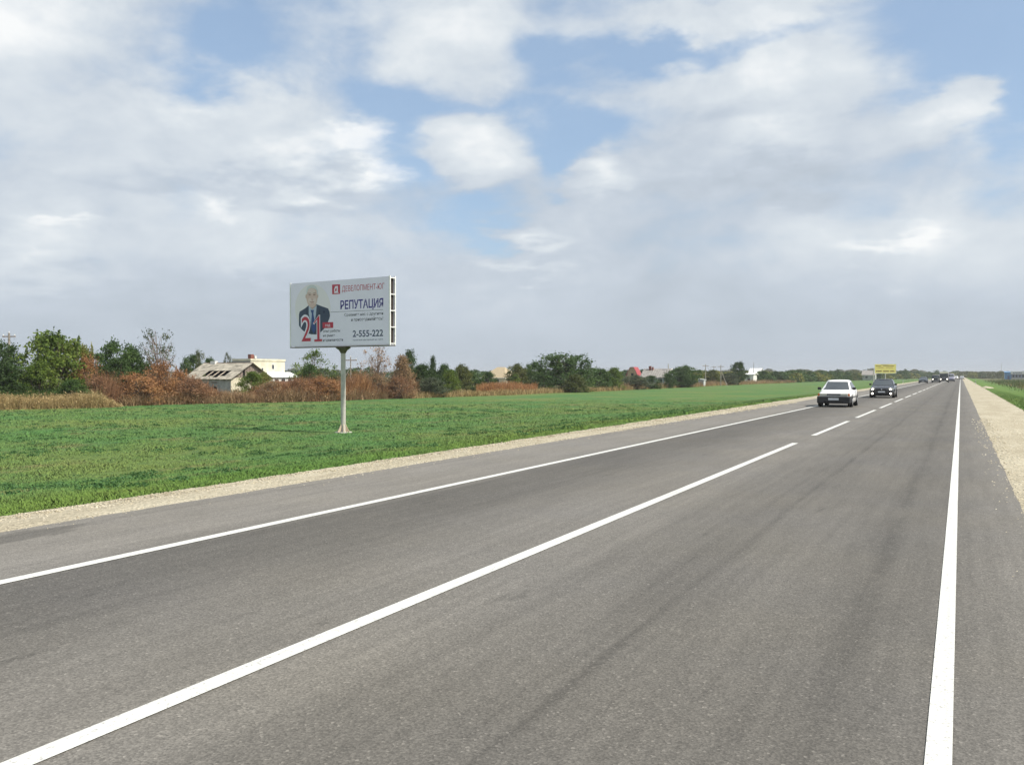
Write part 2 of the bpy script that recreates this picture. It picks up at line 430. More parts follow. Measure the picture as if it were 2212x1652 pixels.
strip('ground', [-3000, -900, -300, -100, -40, -26, -21, -19, -17, -15, -13, -11.5, -11, -10, -6, 0, 2.9, 3.6, 4.5, 5.5, 6.5, 7.9, 12, 40, 200, 1000, 3000],
      [-500, -60, 0, 60, 300, 1000, 3000], lambda x, y: gz(x) - .03, M_SOIL)
strip('grass_field', [-59.5, -45, -35, -28, -24, -21, -20, -19, -18, -17, -16, -15, -14, -13, -12.4, -11.9, -11.4, -10.9], rows(-30, 700, .5, 1.03),
      lambda x, y: gz(x), M_FIELD,
      xjit=lambda i, y: (wav(y, .08, 3) * 2.5 + wav(y, .5, 9) * .7 - 8 * sstep((78 - y) / 22.) - 4 * sstep((50 - y) / 20.)) if i == 0 else 0)
strip('grass_verge', [2.7, 3.0, 3.4, 3.9, 4.4, 5, 5.5, 6, 6.5, 7, 7.5, 8, 9.0, 10.5], rows(-10, 700, .5, 1.03), lambda x, y: gz(x), M_FIELD)
strip('gravel_shoulder', [-11.30, -11.15, -10.9, -10.5, -10.1, -9.6], rows(-30, 900, .18, 1.01),
      lambda x, y: -.006 - .07 * sstep((-9.9 - x) / 1.5) + .012 * MN.noise(Vector((x * 3, y * 2, 0))) * sstep((-9.75 - x) / .3), M_GRAV,
      xjit=lambda i, y: (wav(y, .6, 1) * .16 + wav(y, 3., 2) * .08 if i <= 1 else 0) - .25 * sstep(y / 60.) * (1 if i == 0 else 0))
strip('gravel_shoulder', [.6, .85, 1.3, 1.8, 2.4, 2.75, 2.95], rows(-8, 900, .15, 1.01),
      lambda x, y: -.006 - .07 * sstep((x - .9) / 2.0) + .012 * MN.noise(Vector((x * 3, y * 2, 0))) * sstep((x - .8) / .3), M_GRAV,
      xjit=lambda i, y: wav(y, .7, 4) * .14 + wav(y, 3., 5) * .07 if i >= 5 else 0)
strip('road', [-9.75, -7.4, -3.9, -.1, .74], rows(-40, 1200, .35, 1.015), lambda x, y: 0.002, M_ASPH,
      xjit=lambda i, y: (wav(y, 1.3, 6) * .05 + wav(y, 5., 7) * .03) if i in (0, 4) else 0)
def paint(name, x, wd, y0, y1):
    n = max(2, int((y1 - y0) / 3)); ys = [y0 + (y1 - y0) * i / n for i in range(n + 1)]
    return strip(name, [x - wd / 2, x + wd / 2], ys, lambda a, b_: .008, M_PAINT)
paint('edge_line', -7.38, .15, -30, 900)
paint('edge_line', -.085, .115, -20, 900)
paint('centre_line', -3.865, .15, -30, 23.8)
for k in range(48):
    paint('lane_dash', -3.87, .15, 27 + 12 * k, 36 + 12 * k)

# ---- blades of grass on the field and the verge (one mass nobody could count)
def blades(name, n, zmin, zmax, amin, amax, xlo, xhi, label, hs=1.0, power=1.35):
    u = RNG.random(n); e = 1 - power
    z = (zmin ** e + u * (zmax ** e - zmin ** e)) ** (1 / e)
    tt = RNG.uniform(amin, amax, n)
    xc = tt * z
    X = xc * CS - z * SN; Y = xc * SN + z * CS
    keep = (X > xlo) & (X < xhi); X, Y, z = X[keep], Y[keep], z[keep]; n = len(X)
    Z = gz_np(X)
    clump = np.array([MN.noise(Vector((a * .9, b * .5, 4.))) for a, b in zip(X, Y)])
    h = RNG.uniform(.012, .045, n) * (1 + 1.2 * np.clip(clump, -.5, 1)) * (1 + z / 80.) * hs * np.clip((110 - z) / 50, .15, 1)
    wd = .006 * (z / 12.) * RNG.uniform(.7, 1.5, n) + .004
    th = RNG.uniform(0, 2 * np.pi, n); ln = RNG.normal(0, .8, (n, 2)) * h[:, None]
    c, s = np.cos(th) * wd, np.sin(th) * wd
    v = np.empty((n, 3, 3), np.float32)
    v[:, 0] = np.stack([X - c, Y - s, Z - .01], 1); v[:, 1] = np.stack([X + c, Y + s, Z - .01], 1)
    v[:, 2] = np.stack([X + ln[:, 0], Y + ln[:, 1], Z + h], 1)
    me = np_mesh(name, v.reshape(-1, 3), np.arange(n * 3).reshape(-1, 3), M_BLADE)
    return tag(link(bpy.data.objects.new(name, me)), label, 'grass', kind='stuff')
blades('grass', 420000, 10.5, 95, -.66, .42, -68, -11.25, 'short green grass of the field left of the road')
blades('grass', 60000, 14, 120, .50, .66, 2.95, 10, 'short green grass on the verge right of the road', 1.0)

# ---- loose stones
def stones(name, n, fx, ylo, yhi, label):
    ico = np.array([(0, 0, 1), (.9, 0, .25), (.28, .85, .3), (-.72, .53, .22), (-.72, -.53, .3), (.28, -.85, .2), (0, 0, -.4)], np.float32)
    fi = np.array([(0, 1, 2), (0, 2, 3), (0, 3, 4), (0, 4, 5), (0, 5, 1), (6, 2, 1), (6, 3, 2), (6, 4, 3), (6, 5, 4), (6, 1, 5)])
    Y = ylo + (yhi - ylo) * RNG.random(n) ** 1.6
    X = fx(RNG.random(n)); s = RNG.uniform(.008, .026, n) * (1 + Y / 30)
    a = RNG.uniform(0, 6.28, n); sh = RNG.uniform(.6, 1.2, (n, 7, 3))
    v = ico[None] * sh * s[:, None, None]; c, q = np.cos(a)[:, None], np.sin(a)[:, None]
    x2 = v[:, :, 0] * c - v[:, :, 1] * q; y2 = v[:, :, 0] * q + v[:, :, 1] * c
    v = np.stack([x2 + X[:, None], y2 + Y[:, None], v[:, :, 2] * .7 - .014 - .07 * np.clip(np.abs(X + 4.5) - 5.4, 0, 2)[:, None] / 1.5], 2)
    f = (fi[None] + 7 * np.arange(n)[:, None, None]).reshape(-1, 3)
    me = np_mesh(name, v.reshape(-1, 3), f, M_STONE)
    return tag(link(bpy.data.objects.new(name, me)), label, 'stones', kind='stuff')
M_STONE = leafmat('pale_stone', [(.26, .22, .15), (.40, .35, .25), (.50, .45, .34), (.62, .58, .48)], trans=0., rough=.9)
stones('loose_stones', 14000, lambda u: -9.7 - 1.6 * u, 1, 60, 'loose pale stones scattered on the far gravel shoulder')
stones('loose_stones', 1300, lambda u: -9.15 - .65 * u ** .4, 1, 60, 'few small stones spilt on the asphalt by the far gravel shoulder')
stones('loose_stones', 900, lambda u: .35 + .42 * u ** .5, 2, 40, 'few small stones spilt on the asphalt by the near gravel shoulder')
stones('loose_stones', 9000, lambda u: .75 + 2.2 * u, 2, 40, 'loose pale stones scattered on the near gravel shoulder')
# ================================================================== TREES AND SHRUBS
M_BARK = mat('bark', (.10, .075, .055), .9, var=.3, vscale=20)
M_DEADWOOD = mat('dead_wood', (.22, .16, .12), .9, var=.3, vscale=20)
LEAF = {
    'dark': leafmat('leaves_dark', [(.024, .045, .012), (.055, .10, .026), (.10, .155, .045)]),
    'green': leafmat('leaves_green', [(.028, .06, .014), (.065, .12, .028), (.13, .19, .05)]),
    'bright': leafmat('leaves_bright', [(.05, .10, .015), (.13, .19, .03), (.25, .29, .06)]),
    'yellow': leafmat('leaves_yellow', [(.09, .12, .02), (.20, .21, .045), (.36, .31, .09)]),
    'olive': leafmat('leaves_olive', [(.05, .07, .02), (.11, .13, .035), (.20, .19, .06)]),
    'grey': leafmat('leaves_grey', [(.05, .07, .04), (.11, .135, .075), (.20, .20, .13)]),
    'rust': leafmat('leaves_rust', [(.13, .06, .025), (.36, .18, .075), (.52, .30, .14)], .25),
    'maroon': leafmat('leaves_maroon', [(.10, .052, .03), (.28, .15, .08), (.44, .27, .15)], .25),
    'tan': leafmat('leaves_tan', [(.14, .085, .045), (.33, .22, .12), (.50, .36, .22)], .25),
    'pink': leafmat('leaves_pale_dry', [(.22, .14, .09), (.40, .28, .20), (.55, .42, .32)], .2),
    'straw': leafmat('straw', [(.20, .14, .06), (.38, .28, .13), (.54, .42, .22)], .2),
    'far': leafmat('leaves_far', [(.05, .065, .02), (.10, .11, .035), (.18, .17, .06)]),
}
def leaves_arrays(pts, size, flat=.5):
    """one rhombus per point"""
    n = len(pts)
    a = RNG.normal(size=(n, 3)); a /= np.linalg.norm(a, axis=1)[:, None]
    b = RNG.normal(size=(n, 3)); b = np.cross(a, b); b /= np.linalg.norm(b, axis=1)[:, None]
    s = size * RNG.uniform(.6, 1.35, n)[:, None]
    v = np.stack([pts + a * s, pts + b * s * flat, pts - a * s, pts - b * s * flat], 1)
    return v.reshape(-1, 3), np.arange(4 * n).reshape(-1, 4)
def gen_tree(kind, seed):
    """unit tree: height 1, crown about 1 wide. Returns wood and leaf meshes."""
    rr = random.Random(seed); g = np.random.default_rng(seed)
    K = dict(trunk=.22, zlo=.16, clusters=95, per=100, sig=.056, leaf=.0215, env='round', shoots=0, bare=0, wob=.28)
    K.update({
        'round': dict(), 'low': dict(trunk=.05, zlo=.0, clusters=110, env='bush'),
        'shoots': dict(trunk=.05, zlo=.0, clusters=100, env='bush', shoots=18, per=95),
        'loose': dict(trunk=.25, zlo=.22, clusters=46, per=55, sig=.05, env='round', bare=26, wob=.5),
        'sparse': dict(trunk=.3, zlo=.35, clusters=30, per=26, sig=.05, env='vase', bare=60, wob=.45),
        'cone': dict(trunk=.06, zlo=.02, clusters=100, per=60, env='cone', wob=.2),
        'fan': dict(trunk=.03, zlo=.0, clusters=120, per=60, env='fan', shoots=26, wob=.15),
        'dry': dict(trunk=.03, zlo=.0, clusters=85, per=75, sig=.07, leaf=.0175, env='bush', bare=50, shoots=8, wob=.4),
        'far': dict(trunk=.1, zlo=.0, clusters=34, per=26, sig=.09, leaf=.042, env='bush', wob=.35),
        'farround': dict(trunk=.18, zlo=.1, clusters=34, per=26, sig=.08, leaf=.042, env='round', wob=.35),
        'poplar': dict(trunk=.1, zlo=.05, clusters=70, per=50, env='poplar', wob=.2, sig=.05),
    }[kind])
    def env(t):
        e = K['env']
        if e == 'round': return .5 * math.sin(math.pi * min(1, .12 + .86 * t)) ** .6
        if e == 'bush': return .5 * (1 - t ** 2.6) ** .5 * (.82 + .18 * math.sin(3 * t))
        if e == 'cone': return .5 * (1 - t) ** .75 + .02
        if e == 'vase': return .16 + .34 * math.sin(math.pi * min(1, .1 + .8 * t)) ** .8
        if e == 'fan': return .5 * (math.sin(math.pi * min(1., .22 + .62 * t)) ** .55)
        if e == 'poplar': return .5 * math.sin(math.pi * (.08 + .9 * t)) ** .5
    ph = [rr.uniform(0, 6.28) for _ in range(6)]
    def lob(th, t): return 1 + K['wob'] * (.5 * math.sin(2 * th + ph[0] + 3 * t) + .35 * math.sin(5 * th + ph[1] - 5 * t) + .3 * math.sin(3 * th + 9 * t + ph[2]))
    wood = MB(); P_ = []; N_ = []
    wood.tube((0, 0, -.03), (0.01, 0, K['trunk'] + .05), .022, .015, 6, False)
    top = Vector((.01, 0, K['trunk'])); spine = [(Vector((.01, 0, K['trunk'])), .015)]
    q = top.copy()
    for i in range(5):
        q2 = q + Vector((rr.uniform(-.03, .03), rr.uniform(-.03, .03), (.92 - K['trunk']) / 5))
        wood.tube(q, q2, .015 * (1 - i / 6), .015 * (1 - (i + 1) / 6), 5, False); q = q2; spine.append((q.copy(), .012 * (1 - i / 6)))
    for i in range(K['clusters'] + K['bare']):
        t = rr.random() ** .85; th = rr.uniform(0, 6.283)
        rad_ = env(t) * lob(th, t) * (rr.random() ** .42)
        zz = K['zlo'] + (1 - K['zlo']) * t * (1 + .06 * math.sin(3 * th + ph[3]))
        c = Vector((rad_ * math.cos(th), rad_ * math.sin(th), min(zz, 1.0)))
        bare = i >= K['clusters']
        if not bare: P_.append(c); N_.append(K['per'] * rr.uniform(.5, 1.4))
        if bare or rr.random() < .45:
            cand = [s for s in spine if s[0].z < max(c.z - (.04 if not bare else .12 + .9 * c.xy.length * rr.random()), K['trunk'] + .01)] or spine[:1]
            s0 = cand[-1][0] if rr.random() < .5 else rr.choice(cand)[0]
            mid = s0.lerp(c, .5) + Vector((0, 0, -.03 * rr.random()))
            wood.tube(s0, mid, .008, .005, 3, False); wood.tube(mid, c, .005, .0016, 3, False)
            if bare:
                for _ in range(3):
                    d = Vector((rr.gauss(0, .06), rr.gauss(0, .06), rr.gauss(.04, .05))); m_ = mid.lerp(c, rr.random())
                    wood.tube(m_, m_ + d, .003, .001, 3, False)
    pts = []
    for c, n in zip(P_, N_):
        n = int(n); s = K['sig'] * rr.uniform(.6, 1.35)
        pts.append(np.array(c)[None] + g.normal(0, 1, (n, 3)) * np.array([s, s, s * .72]))
    for i in range(K['shoots']):
        th = rr.uniform(0, 6.283); r0 = .36 * rr.random() ** .6; z0 = rr.uniform(.55, .8)
        if K['env'] == 'fan':
            d = Vector((math.cos(th) * rr.uniform(0, .55), math.sin(th) * rr.uniform(0, .55), 1)).normalized()
            b0 = Vector((math.cos(th) * r0 * .7, math.sin(th) * r0 * .7, .5)); L = rr.uniform(.35, .52) * (1 - .5 * (d.x ** 2 + d.y ** 2) ** .5)
        else:
            d = Vector((rr.gauss(0, .1), rr.gauss(0, .1), 1)).normalized(); b0 = Vector((math.cos(th) * r0, math.sin(th) * r0, z0)); L = rr.uniform(.14, .36)
        wood.tube(b0, b0 + d * L, .004, .0012, 3, False)
        n = int(95 * L / .3 * .8); u = g.random(n)
        pts.append(np.array(b0)[None] + np.array(d)[None] * (u * L)[:, None] + g.normal(0, 1, (n, 3)) * (.022 * (1.25 - u))[:, None])
    p = np.concatenate(pts); p = p[p[:, 2] > .005]
    v, f = leaves_arrays(p, K['leaf'])
    lm = np_mesh('crown', v, f, M_BARK)
    zmax = float(p[:, 2].max()); w = float(np.percentile(np.abs(p[:, 0]), 98.5) * 2)
    return wood.mesh('trunk', M_BARK), lm, zmax, w
PROTO = {}
for k, cnt in (('round', 3), ('low', 3), ('shoots', 2), ('loose', 2), ('sparse', 2), ('cone', 2), ('fan', 1), ('dry', 3), ('far', 4), ('farround', 3), ('poplar', 1)):
    PROTO[k] = [gen_tree(k, 100 + 17 * i + len(k) * 7) for i in range(cnt)]
TREE_N = 0
def tree(kind, px0, px1, pytop, z, leaf, label, name='tree', cat='tree', group=None, wood=None, sink=0., depth=None):
    """px0..px1 and pytop say how big it looks from the road at distance z"""
    global TREE_N
    TREE_N += 1
    wm, lm, zm, wd = PROTO[kind][TREE_N % len(PROTO[kind])]
    X, Y = at((px0 + px1) / 2, z); g0 = gz(X) - sink
    H = (hgt(pytop, z) - g0) / zm; W = (px1 - px0) / 1880 * z / wd
    rz = R.uniform(0, 6.28)
    r = empty(name, (X, Y, g0), rz, label, cat, group)
    lw = link(bpy.data.objects.new('trunk', wm), r); lc = link(bpy.data.objects.new('crown', lm), r)
    for o, m in ((lw, wood or M_BARK), (lc, LEAF[leaf])):
        o.scale = (W, W, H)
        o.material_slots[0].link = 'OBJECT'; o.material_slots[0].material = m
    return r
G1 = 'trees and shrubs along the far edge of the field'
G2 = 'dry brown shrubs along the edge of the field'
DW = M_DEADWOOD
tree('round', -70, 58, 728, 77, 'dark', 'dark green broad tree cut by the left edge of the photo', group=G1)
tree('low', -60, 66, 775, 72, 'dark', 'low dark green shrub under the tree at the far left', 'shrub', 'shrub', G1)
tree('shoots', 44, 182, 706, 76, 'bright', 'tall bright yellow-green shrub with upright shoots, left of the first rust-coloured tree', 'shrub', 'shrub', G1)
tree('low', 40, 130, 768, 73, 'bright', 'rounded yellow-green shrub in front of the tall one with upright shoots', 'shrub', 'shrub', G1)
tree('shoots', 120, 208, 728, 79, 'yellow', 'yellowish loose shrub between the bright green shrub and the rust-coloured tree', 'shrub', 'shrub', G1)
tree('dry', 152, 232, 752, 76, 'rust', 'rust-brown dried tree between the bright and the dark green trees', 'tree', 'tree', G1, DW)
tree('low', 120, 196, 812, 72.5, 'green', 'small green shrub at the foot of the first rust-coloured tree', 'shrub', 'shrub', G1)
tree('round', 196, 312, 724, 81, 'green', 'dark green rounded tree rising between two rust-brown ones', 'tree', 'tree', G1)
tree('low', 208, 300, 768, 78, 'dark', 'dense dark green lower bush beneath the rounded dark green tree', 'shrub', 'shrub', G1)
tree('round', 258, 316, 742, 83, 'green', 'narrow green tree touching the left side of the half-bare grey tree', 'tree', 'tree', G1)
tree('sparse', 298, 384, 708, 84, 'grey', 'tall half-bare grey tree above the rusty shrubs left of the ruined house', 'tree', 'tree', G1, DW)
tree('dry', 282, 350, 770, 83, 'olive', 'olive thin shrub below the half-bare grey tree', 'shrub', 'shrub', G1, DW)
tree('dry', 175, 262, 806, 75, 'maroon', 'dark scorched low shrub beside the golden grass', 'dry_shrub', 'shrub', G2, DW)
tree('dry', 238, 345, 800, 77, 'rust', 'rusty shrub below the dark green rounded tree', 'dry_shrub', 'shrub', G2, DW)
tree('dry', 300, 400, 768, 80, 'rust', 'largest rust-orange shrub, under the half-bare grey tree', 'dry_shrub', 'shrub', G2, DW)
tree('dry', 352, 432, 790, 82, 'rust', 'rust-orange shrub just left of the ruined house', 'dry_shrub', 'shrub', G2, DW)
tree('dry', 372, 455, 812, 81, 'maroon', 'dark brown shrub covering the left end of the ruined house wall', 'dry_shrub', 'shrub', G2, DW)
tree('dry', 455, 515, 845, 84, 'tan', 'low tan shrub in front of the ruined house window wall', 'dry_shrub', 'shrub', G2, DW)
tree('low', 508, 580, 794, 89, 'bright', 'yellow-green bush in front of the ruined house gable', 'shrub', 'shrub', G1)
tree('shoots', 545, 592, 800, 94, 'yellow', 'thin yellow-green bush before the cream building', 'shrub', 'shrub', G1)
tree('dry', 540, 625, 818, 86, 'tan', 'tan brushy shrub right of the yellow-green bush', 'dry_shrub', 'shrub', G2, DW)
tree('dry', 600, 690, 812, 88, 'maroon', 'dark reddish shrub below the cream building lean-to', 'dry_shrub', 'shrub', G2, DW)
tree('dry', 655, 740, 810, 90, 'rust', 'orange-brown shrub just left of the billboard pole', 'dry_shrub', 'shrub', G2, DW)
tree('dry', 725, 800, 822, 95, 'maroon', 'low dark brown shrub just right of the billboard pole', 'dry_shrub', 'shrub', G2, DW)
tree('dry', 785, 850, 800, 98, 'tan', 'tan shrub with golden top under the pale dried tree', 'dry_shrub', 'shrub', G2, DW)
tree('cone', 836, 902, 762, 101, 'tan', 'pointed grey-brown dried shrub against the dark green trees', 'dry_shrub', 'shrub', G2, DW)
tree('dry', 820, 905, 806, 99, 'maroon', 'dark brown shrub at the foot of the pointed dried shrub', 'dry_shrub', 'shrub', G2, DW)
# behind the ruined house and the cream building
tree('round', 384, 446, 762, 118, 'green', 'green tree behind the left end of the ruined house roof', 'tree', 'tree', G1)
tree('loose', 410, 450, 750, 117, 'olive', 'taller olive tree with two tufts behind the ruined house', 'tree', 'tree', G1)
tree('low', 430, 474, 768, 121, 'green', 'small green tree low above the middle of the ruined roof', 'tree', 'tree', G1)
tree('poplar', 482, 502, 759, 165, 'grey', 'small slim poplar between the ruined house and the cream building', 'tree', 'tree', G1)
tree('low', 494, 514, 772, 158, 'green', 'green bush left of the cream building wall', 'shrub', 'shrub', G1)
tree('loose', 622, 728, 750, 112, 'bright', 'light green open tree seen below the billboard, left of its pole', 'tree', 'tree', G1)
tree('low', 640, 702, 778, 110, 'green', 'green bush under the open tree left of the billboard pole', 'shrub', 'shrub', G1)
tree('low', 700, 745, 806, 118, 'olive', 'olive bush behind the billboard pole', 'shrub', 'shrub', G1)
tree('low', 742, 800, 798, 125, 'olive', 'olive green bush behind the two leaning utility poles', 'shrub', 'shrub', G1)
tree('sparse', 783, 848, 743, 108, 'pink', 'pale pinkish dried tree with open crown right of the billboard', 'tree', 'tree', G1, DW)
tree('cone', 858, 912, 749, 107, 'dark', 'tall dark green tree right of the pointed dried shrub', 'tree', 'tree', G1)
tree('low', 880, 950, 782, 108, 'dark', 'dark green bushy tree right of the tall dark one', 'tree', 'tree', G1)
tree('cone', 920, 950, 764, 116, 'dark', 'narrow dark spire tree standing above the bushes', 'tree', 'tree', G1)
tree('low', 898, 962, 812, 104, 'grey', 'grey-green low bush in front of the dark trees', 'shrub', 'shrub', G1)
tree('low', 938, 985, 782, 112, 'green', 'mid green bush between the spire tree and the bright bush', 'shrub', 'shrub', G1)
tree('shoots', 952, 992, 794, 109, 'bright', 'bright yellow-green narrow bush among the dark ones', 'shrub', 'shrub', G1)
tree('low', 975, 1022, 783, 116, 'olive', 'olive bush right of the bright narrow bush', 'shrub', 'shrub', G1)
tree('low', 995, 1042, 797, 120, 'green', 'green bush at the left of the orange grass patch', 'shrub', 'shrub', G1)
tree('low', 1030, 1078, 797, 140, 'green', 'green bush in front of the tan hip-roofed house', 'shrub', 'shrub', G1)
tree('low', 1092, 1142, 782, 142, 'olive', 'olive green bush right of the tan hip-roofed house', 'shrub', 'shrub', G1)
tree('low', 1098, 1128, 806, 136, 'bright', 'small light green bush beside the orange grass patch', 'shrub', 'shrub', G1)
tree('round', 1125, 1182, 779, 146, 'green', 'green rounded tree left of the large fan-shaped bush', 'tree', 'tree', G1)
tree('fan', 1158, 1290, 757, 138, 'green', 'large fan-shaped bush with radiating bare shoots on top', 'shrub', 'shrub', G1)
tree('low', 1140, 1200, 806, 134, 'dark', 'low dark bush at the left foot of the fan-shaped bush', 'shrub', 'shrub', G1)
tree('low', 1215, 1272, 803, 133, 'olive', 'olive low bush at the right foot of the fan-shaped bush', 'shrub', 'shrub', G1)
tree('loose', 1246, 1292, 780, 150, 'green', 'thin green tree right behind the fan-shaped bush', 'tree', 'tree', G1)
tree('low', 1268, 1325, 793, 148, 'green', 'grey-green bush right of the fan-shaped bush', 'shrub', 'shrub', G1)
tree('low', 1305, 1352, 787, 152, 'bright', 'yellow-green drooping bush left of the red-roofed house', 'shrub', 'shrub', G1)
tree('low', 1340, 1405, 808, 160, 'grey', 'grey-green low hedge bush in front of the red-roofed house', 'shrub', 'shrub', G1)
tree('low', 1385, 1432, 809, 168, 'dark', 'dark bush in front of the grey-roofed house', 'shrub', 'shrub', G1)
tree('low', 1428, 1460, 803, 178, 'dark', 'dark round bush at the right corner of the grey-roofed house', 'shrub', 'shrub', G1)
tree('round', 1436, 1518, 785, 190, 'green', 'broad green tree between the grey-roofed house and the small shed', 'tree', 'tree', G1)
tree('low', 1442, 1500, 800, 185, 'dark', 'dark bush under the broad green tree left of the shed', 'shrub', 'shrub', G1)
tree('low', 1518, 1560, 794, 225, 'olive', 'olive bush right of the small shed, by the utility poles', 'shrub', 'shrub', G1)
tree('low', 1552, 1592, 803, 228, 'grey', 'grey-green bush at the left foot of the dark oak-like tree', 'shrub', 'shrub', G1)
tree('round', 1576, 1614, 778, 235, 'dark', 'dark green round tree standing above the row, left of the white-roofed house', 'tree', 'tree', G1)
tree('low', 1628, 1668, 797, 280, 'green', 'green bush right of the white-roofed house', 'shrub', 'shrub', G1)
tree('low', 1655, 1700, 800, 290, 'dark', 'dark bush behind the small white cabin', 'shrub', 'shrub', G1)
tree('farround', 1800, 1820, 795, 395, 'dark', 'dark round tree seen above the white hatchback', 'tree', 'tree', G1)
tree('far', 1828, 1862, 798, 400, 'olive', 'olive bush between the two oncoming cars', 'shrub', 'shrub', G1)
tree('farround', 1948, 1966, 795, 430, 'dark', 'dark tree top right of the yellow billboard', 'tree', 'tree', G1)
tree('far', 2010, 2034, 798, 560, 'dark', 'dark tree clump behind the oncoming bus', 'tree', 'tree', G1)
tree('far', 2088, 2112, 801, 560, 'yellow', 'yellow tree clump beyond the end of the road, right side', 'tree', 'tree', G1)
tree('farround', 2112, 2130, 801, 600, 'dark', 'dark tree right of the yellow clump at the end of the road', 'tree', 'tree', G1)
tree('far', 2142, 2172, 801, 560, 'olive', 'olive tree left of the blue shed on the right', 'tree', 'tree', G1)

# the rest of the wood: one mass of small crowns
def wood_mass(name, items, leaf, label, size=.30, per=60):
    pts = []
    for X, Y, h, wd in items:
        n = int(per * h * wd / 12); g0 = gz(X)
        t = RNG.random(n) ** .8; th = RNG.random(n) * 6.283; r = wd / 2 * (1 - t ** 3) ** .5 * RNG.random(n) ** .4 * (1 + .3 * np.sin(3 * th + X))
        pts.append(np.stack([X + r * np.cos(th), Y + r * np.sin(th), g0 + .1 + h * t], 1) + RNG.normal(0, .12, (n, 3)))
    p = np.concatenate(pts); d = np.hypot(p[:, 0], p[:, 1])
    n = len(p); v, f = leaves_arrays(p, 1.)
    c = np.repeat(p, 4, axis=0); v = c + (v - c) * np.repeat(size * (.35 + d / 450), 4)[:, None]
    return tag(link(bpy.data.objects.new(name, np_mesh(name, v, f, LEAF[leaf]))), label, 'wood', kind='stuff')
def crowns(n, pa, pb, za, zb, ha, hb, wa, wb):
    out = []
    for i in range(n):
        px = R.uniform(pa, pb); z = R.uniform(za, zb) if not callable(za) else za(px) + R.uniform(0, zb)
        X, Y = at(px, z); out.append((X, Y, R.uniform(ha, hb), R.uniform(wa, wb)))
    return out
def zf(px):
    """distance of the field's far edge in a photo column"""
    pts = [(-100, 68), (0, 69), (217, 73), (350, 79), (500, 83), (700, 89), (900, 103), (1100, 118), (1330, 150), (1500, 195), (1700, 290), (1850, 400), (1950, 520), (2040, 760)]
    for (a, b), (c, d) in zip(pts, pts[1:]):
        if px <= c: return b + (d - b) * (px - a) / (c - a)
    return 800
wood_mass('far_wood', crowns(120, 1700, 1900, lambda p: zf(p) + 5, 60, 2.2, 4.4, 3, 7) + crowns(100, 1890, 2075, lambda p: zf(p) + 5, 150, 2.6, 5.4, 4, 9)
          + crowns(60, 1640, 1720, lambda p: zf(p) + 10, 50, 2.2, 3.8, 3, 7), 'green', 'green line of trees shrinking towards the end of the road', per=260)
wood_mass('far_wood', crowns(60, 1700, 1900, lambda p: zf(p) + 2, 50, 1.8, 3.6, 3, 6) + crowns(60, 1890, 2075, lambda p: zf(p) + 2, 120, 2.0, 4.4, 4, 8)
          + crowns(25, 1500, 1700, lambda p: zf(p) + 22, 40, 2.4, 4.0, 4, 7), 'yellow', 'olive and yellowish bushes mixed into the far line of trees', per=260)
wood_mass('far_wood', crowns(90, 1330, 1700, lambda p: zf(p) + 125, 70, 2.6, 4.4, 4, 8) + crowns(90, 500, 1330, 210, 420, 3.0, 4.8, 5, 9), 'dark',
          'dark band of trees far behind the houses and bushes', per=230)
wood_mass('far_wood', crowns(110, 2076, 2260, 620, 900, 2.2, 5.2, 6, 13) + crowns(60, 2000, 2300, 900, 1300, 4, 6, 10, 18), 'far',
          'dark line of trees along the horizon on the right of the road', per=120)
wood_mass('far_wood', crowns(170, -100, 2000, 800, 1400, 5, 9, 14, 24), 'far', 'hazy line of trees on the left horizon', per=70)

# dry undergrowth: stems with small dry leaves
def reeds(name, n, pa, pb, zoff, ha, hb, leaf, label, zr=3.0, lean=.12, wdt=.03, hf=None):
    px = RNG.uniform(pa, pb, n); z = np.array([zf(p) for p in px]) + zoff + RNG.random(n) * zr
    xc = (px - 1106) / 1880 * z; X = xc * CS - z * SN; Y = xc * SN + z * CS; Z = gz_np(X)
    cl = np.array([MN.noise(Vector((a * .35, b * .35, 2.))) for a, b in zip(X, Y)])
    h = RNG.uniform(ha, hb, n) * (1 + .5 * cl) * (hf(px) if hf else 1)
    th = RNG.uniform(0, 6.283, n); wd = wdt * RNG.uniform(.6, 1.4, n); c, s = np.cos(th) * wd, np.sin(th) * wd
    ln = RNG.normal(0, lean, (n, 2)) * h[:, None]
    v = np.empty((n, 3, 3)); v[:, 0] = np.stack([X - c, Y - s, Z - .02], 1); v[:, 1] = np.stack([X + c, Y + s, Z - .02], 1)
    v[:, 2] = np.stack([X + ln[:, 0], Y + ln[:, 1], Z + h], 1)
    m1 = n // 2; u = RNG.random(m1) ** .6; k = RNG.integers(0, n, m1)
    pl = np.stack([X[k] + ln[k, 0] * u, Y[k] + ln[k, 1] * u, Z[k] + h[k] * u], 1) + RNG.normal(0, .07, (m1, 3))
    lv, lf = leaves_arrays(pl, .075)
    vv = np.concatenate([v.reshape(-1, 3), lv])
    tri = np.arange(n * 3).reshape(-1, 3); base = n * 3
    q = lf + base; f = np.concatenate([tri, q[:, [0, 1, 2]], q[:, [0, 2, 3]]])
    return tag(link(bpy.data.objects.new(name, np_mesh(name, vv, f, LEAF[leaf]))), label, 'undergrowth', kind='stuff')
def hump(p):
    """lower weeds in front of the ruined house wall"""
    k = 1 - .62 * np.exp(-((p - 500) / 62.) ** 4)
    return k * (1 + .16 * np.sin(p / 17.) + .12 * np.sin(p / 7.3 + 1))
reeds('dry_undergrowth', 26000, 215, 905, .5, 1.2, 2.5, 'maroon', 'dense reddish-brown dried weeds along the edge of the field', 4.5, .2, .03, hump)
reeds('dry_undergrowth', 22000, 330, 900, 0., .8, 2.1, 'rust', 'orange-brown dried weeds in front of the ruined house', 4., .2, .03, hump)
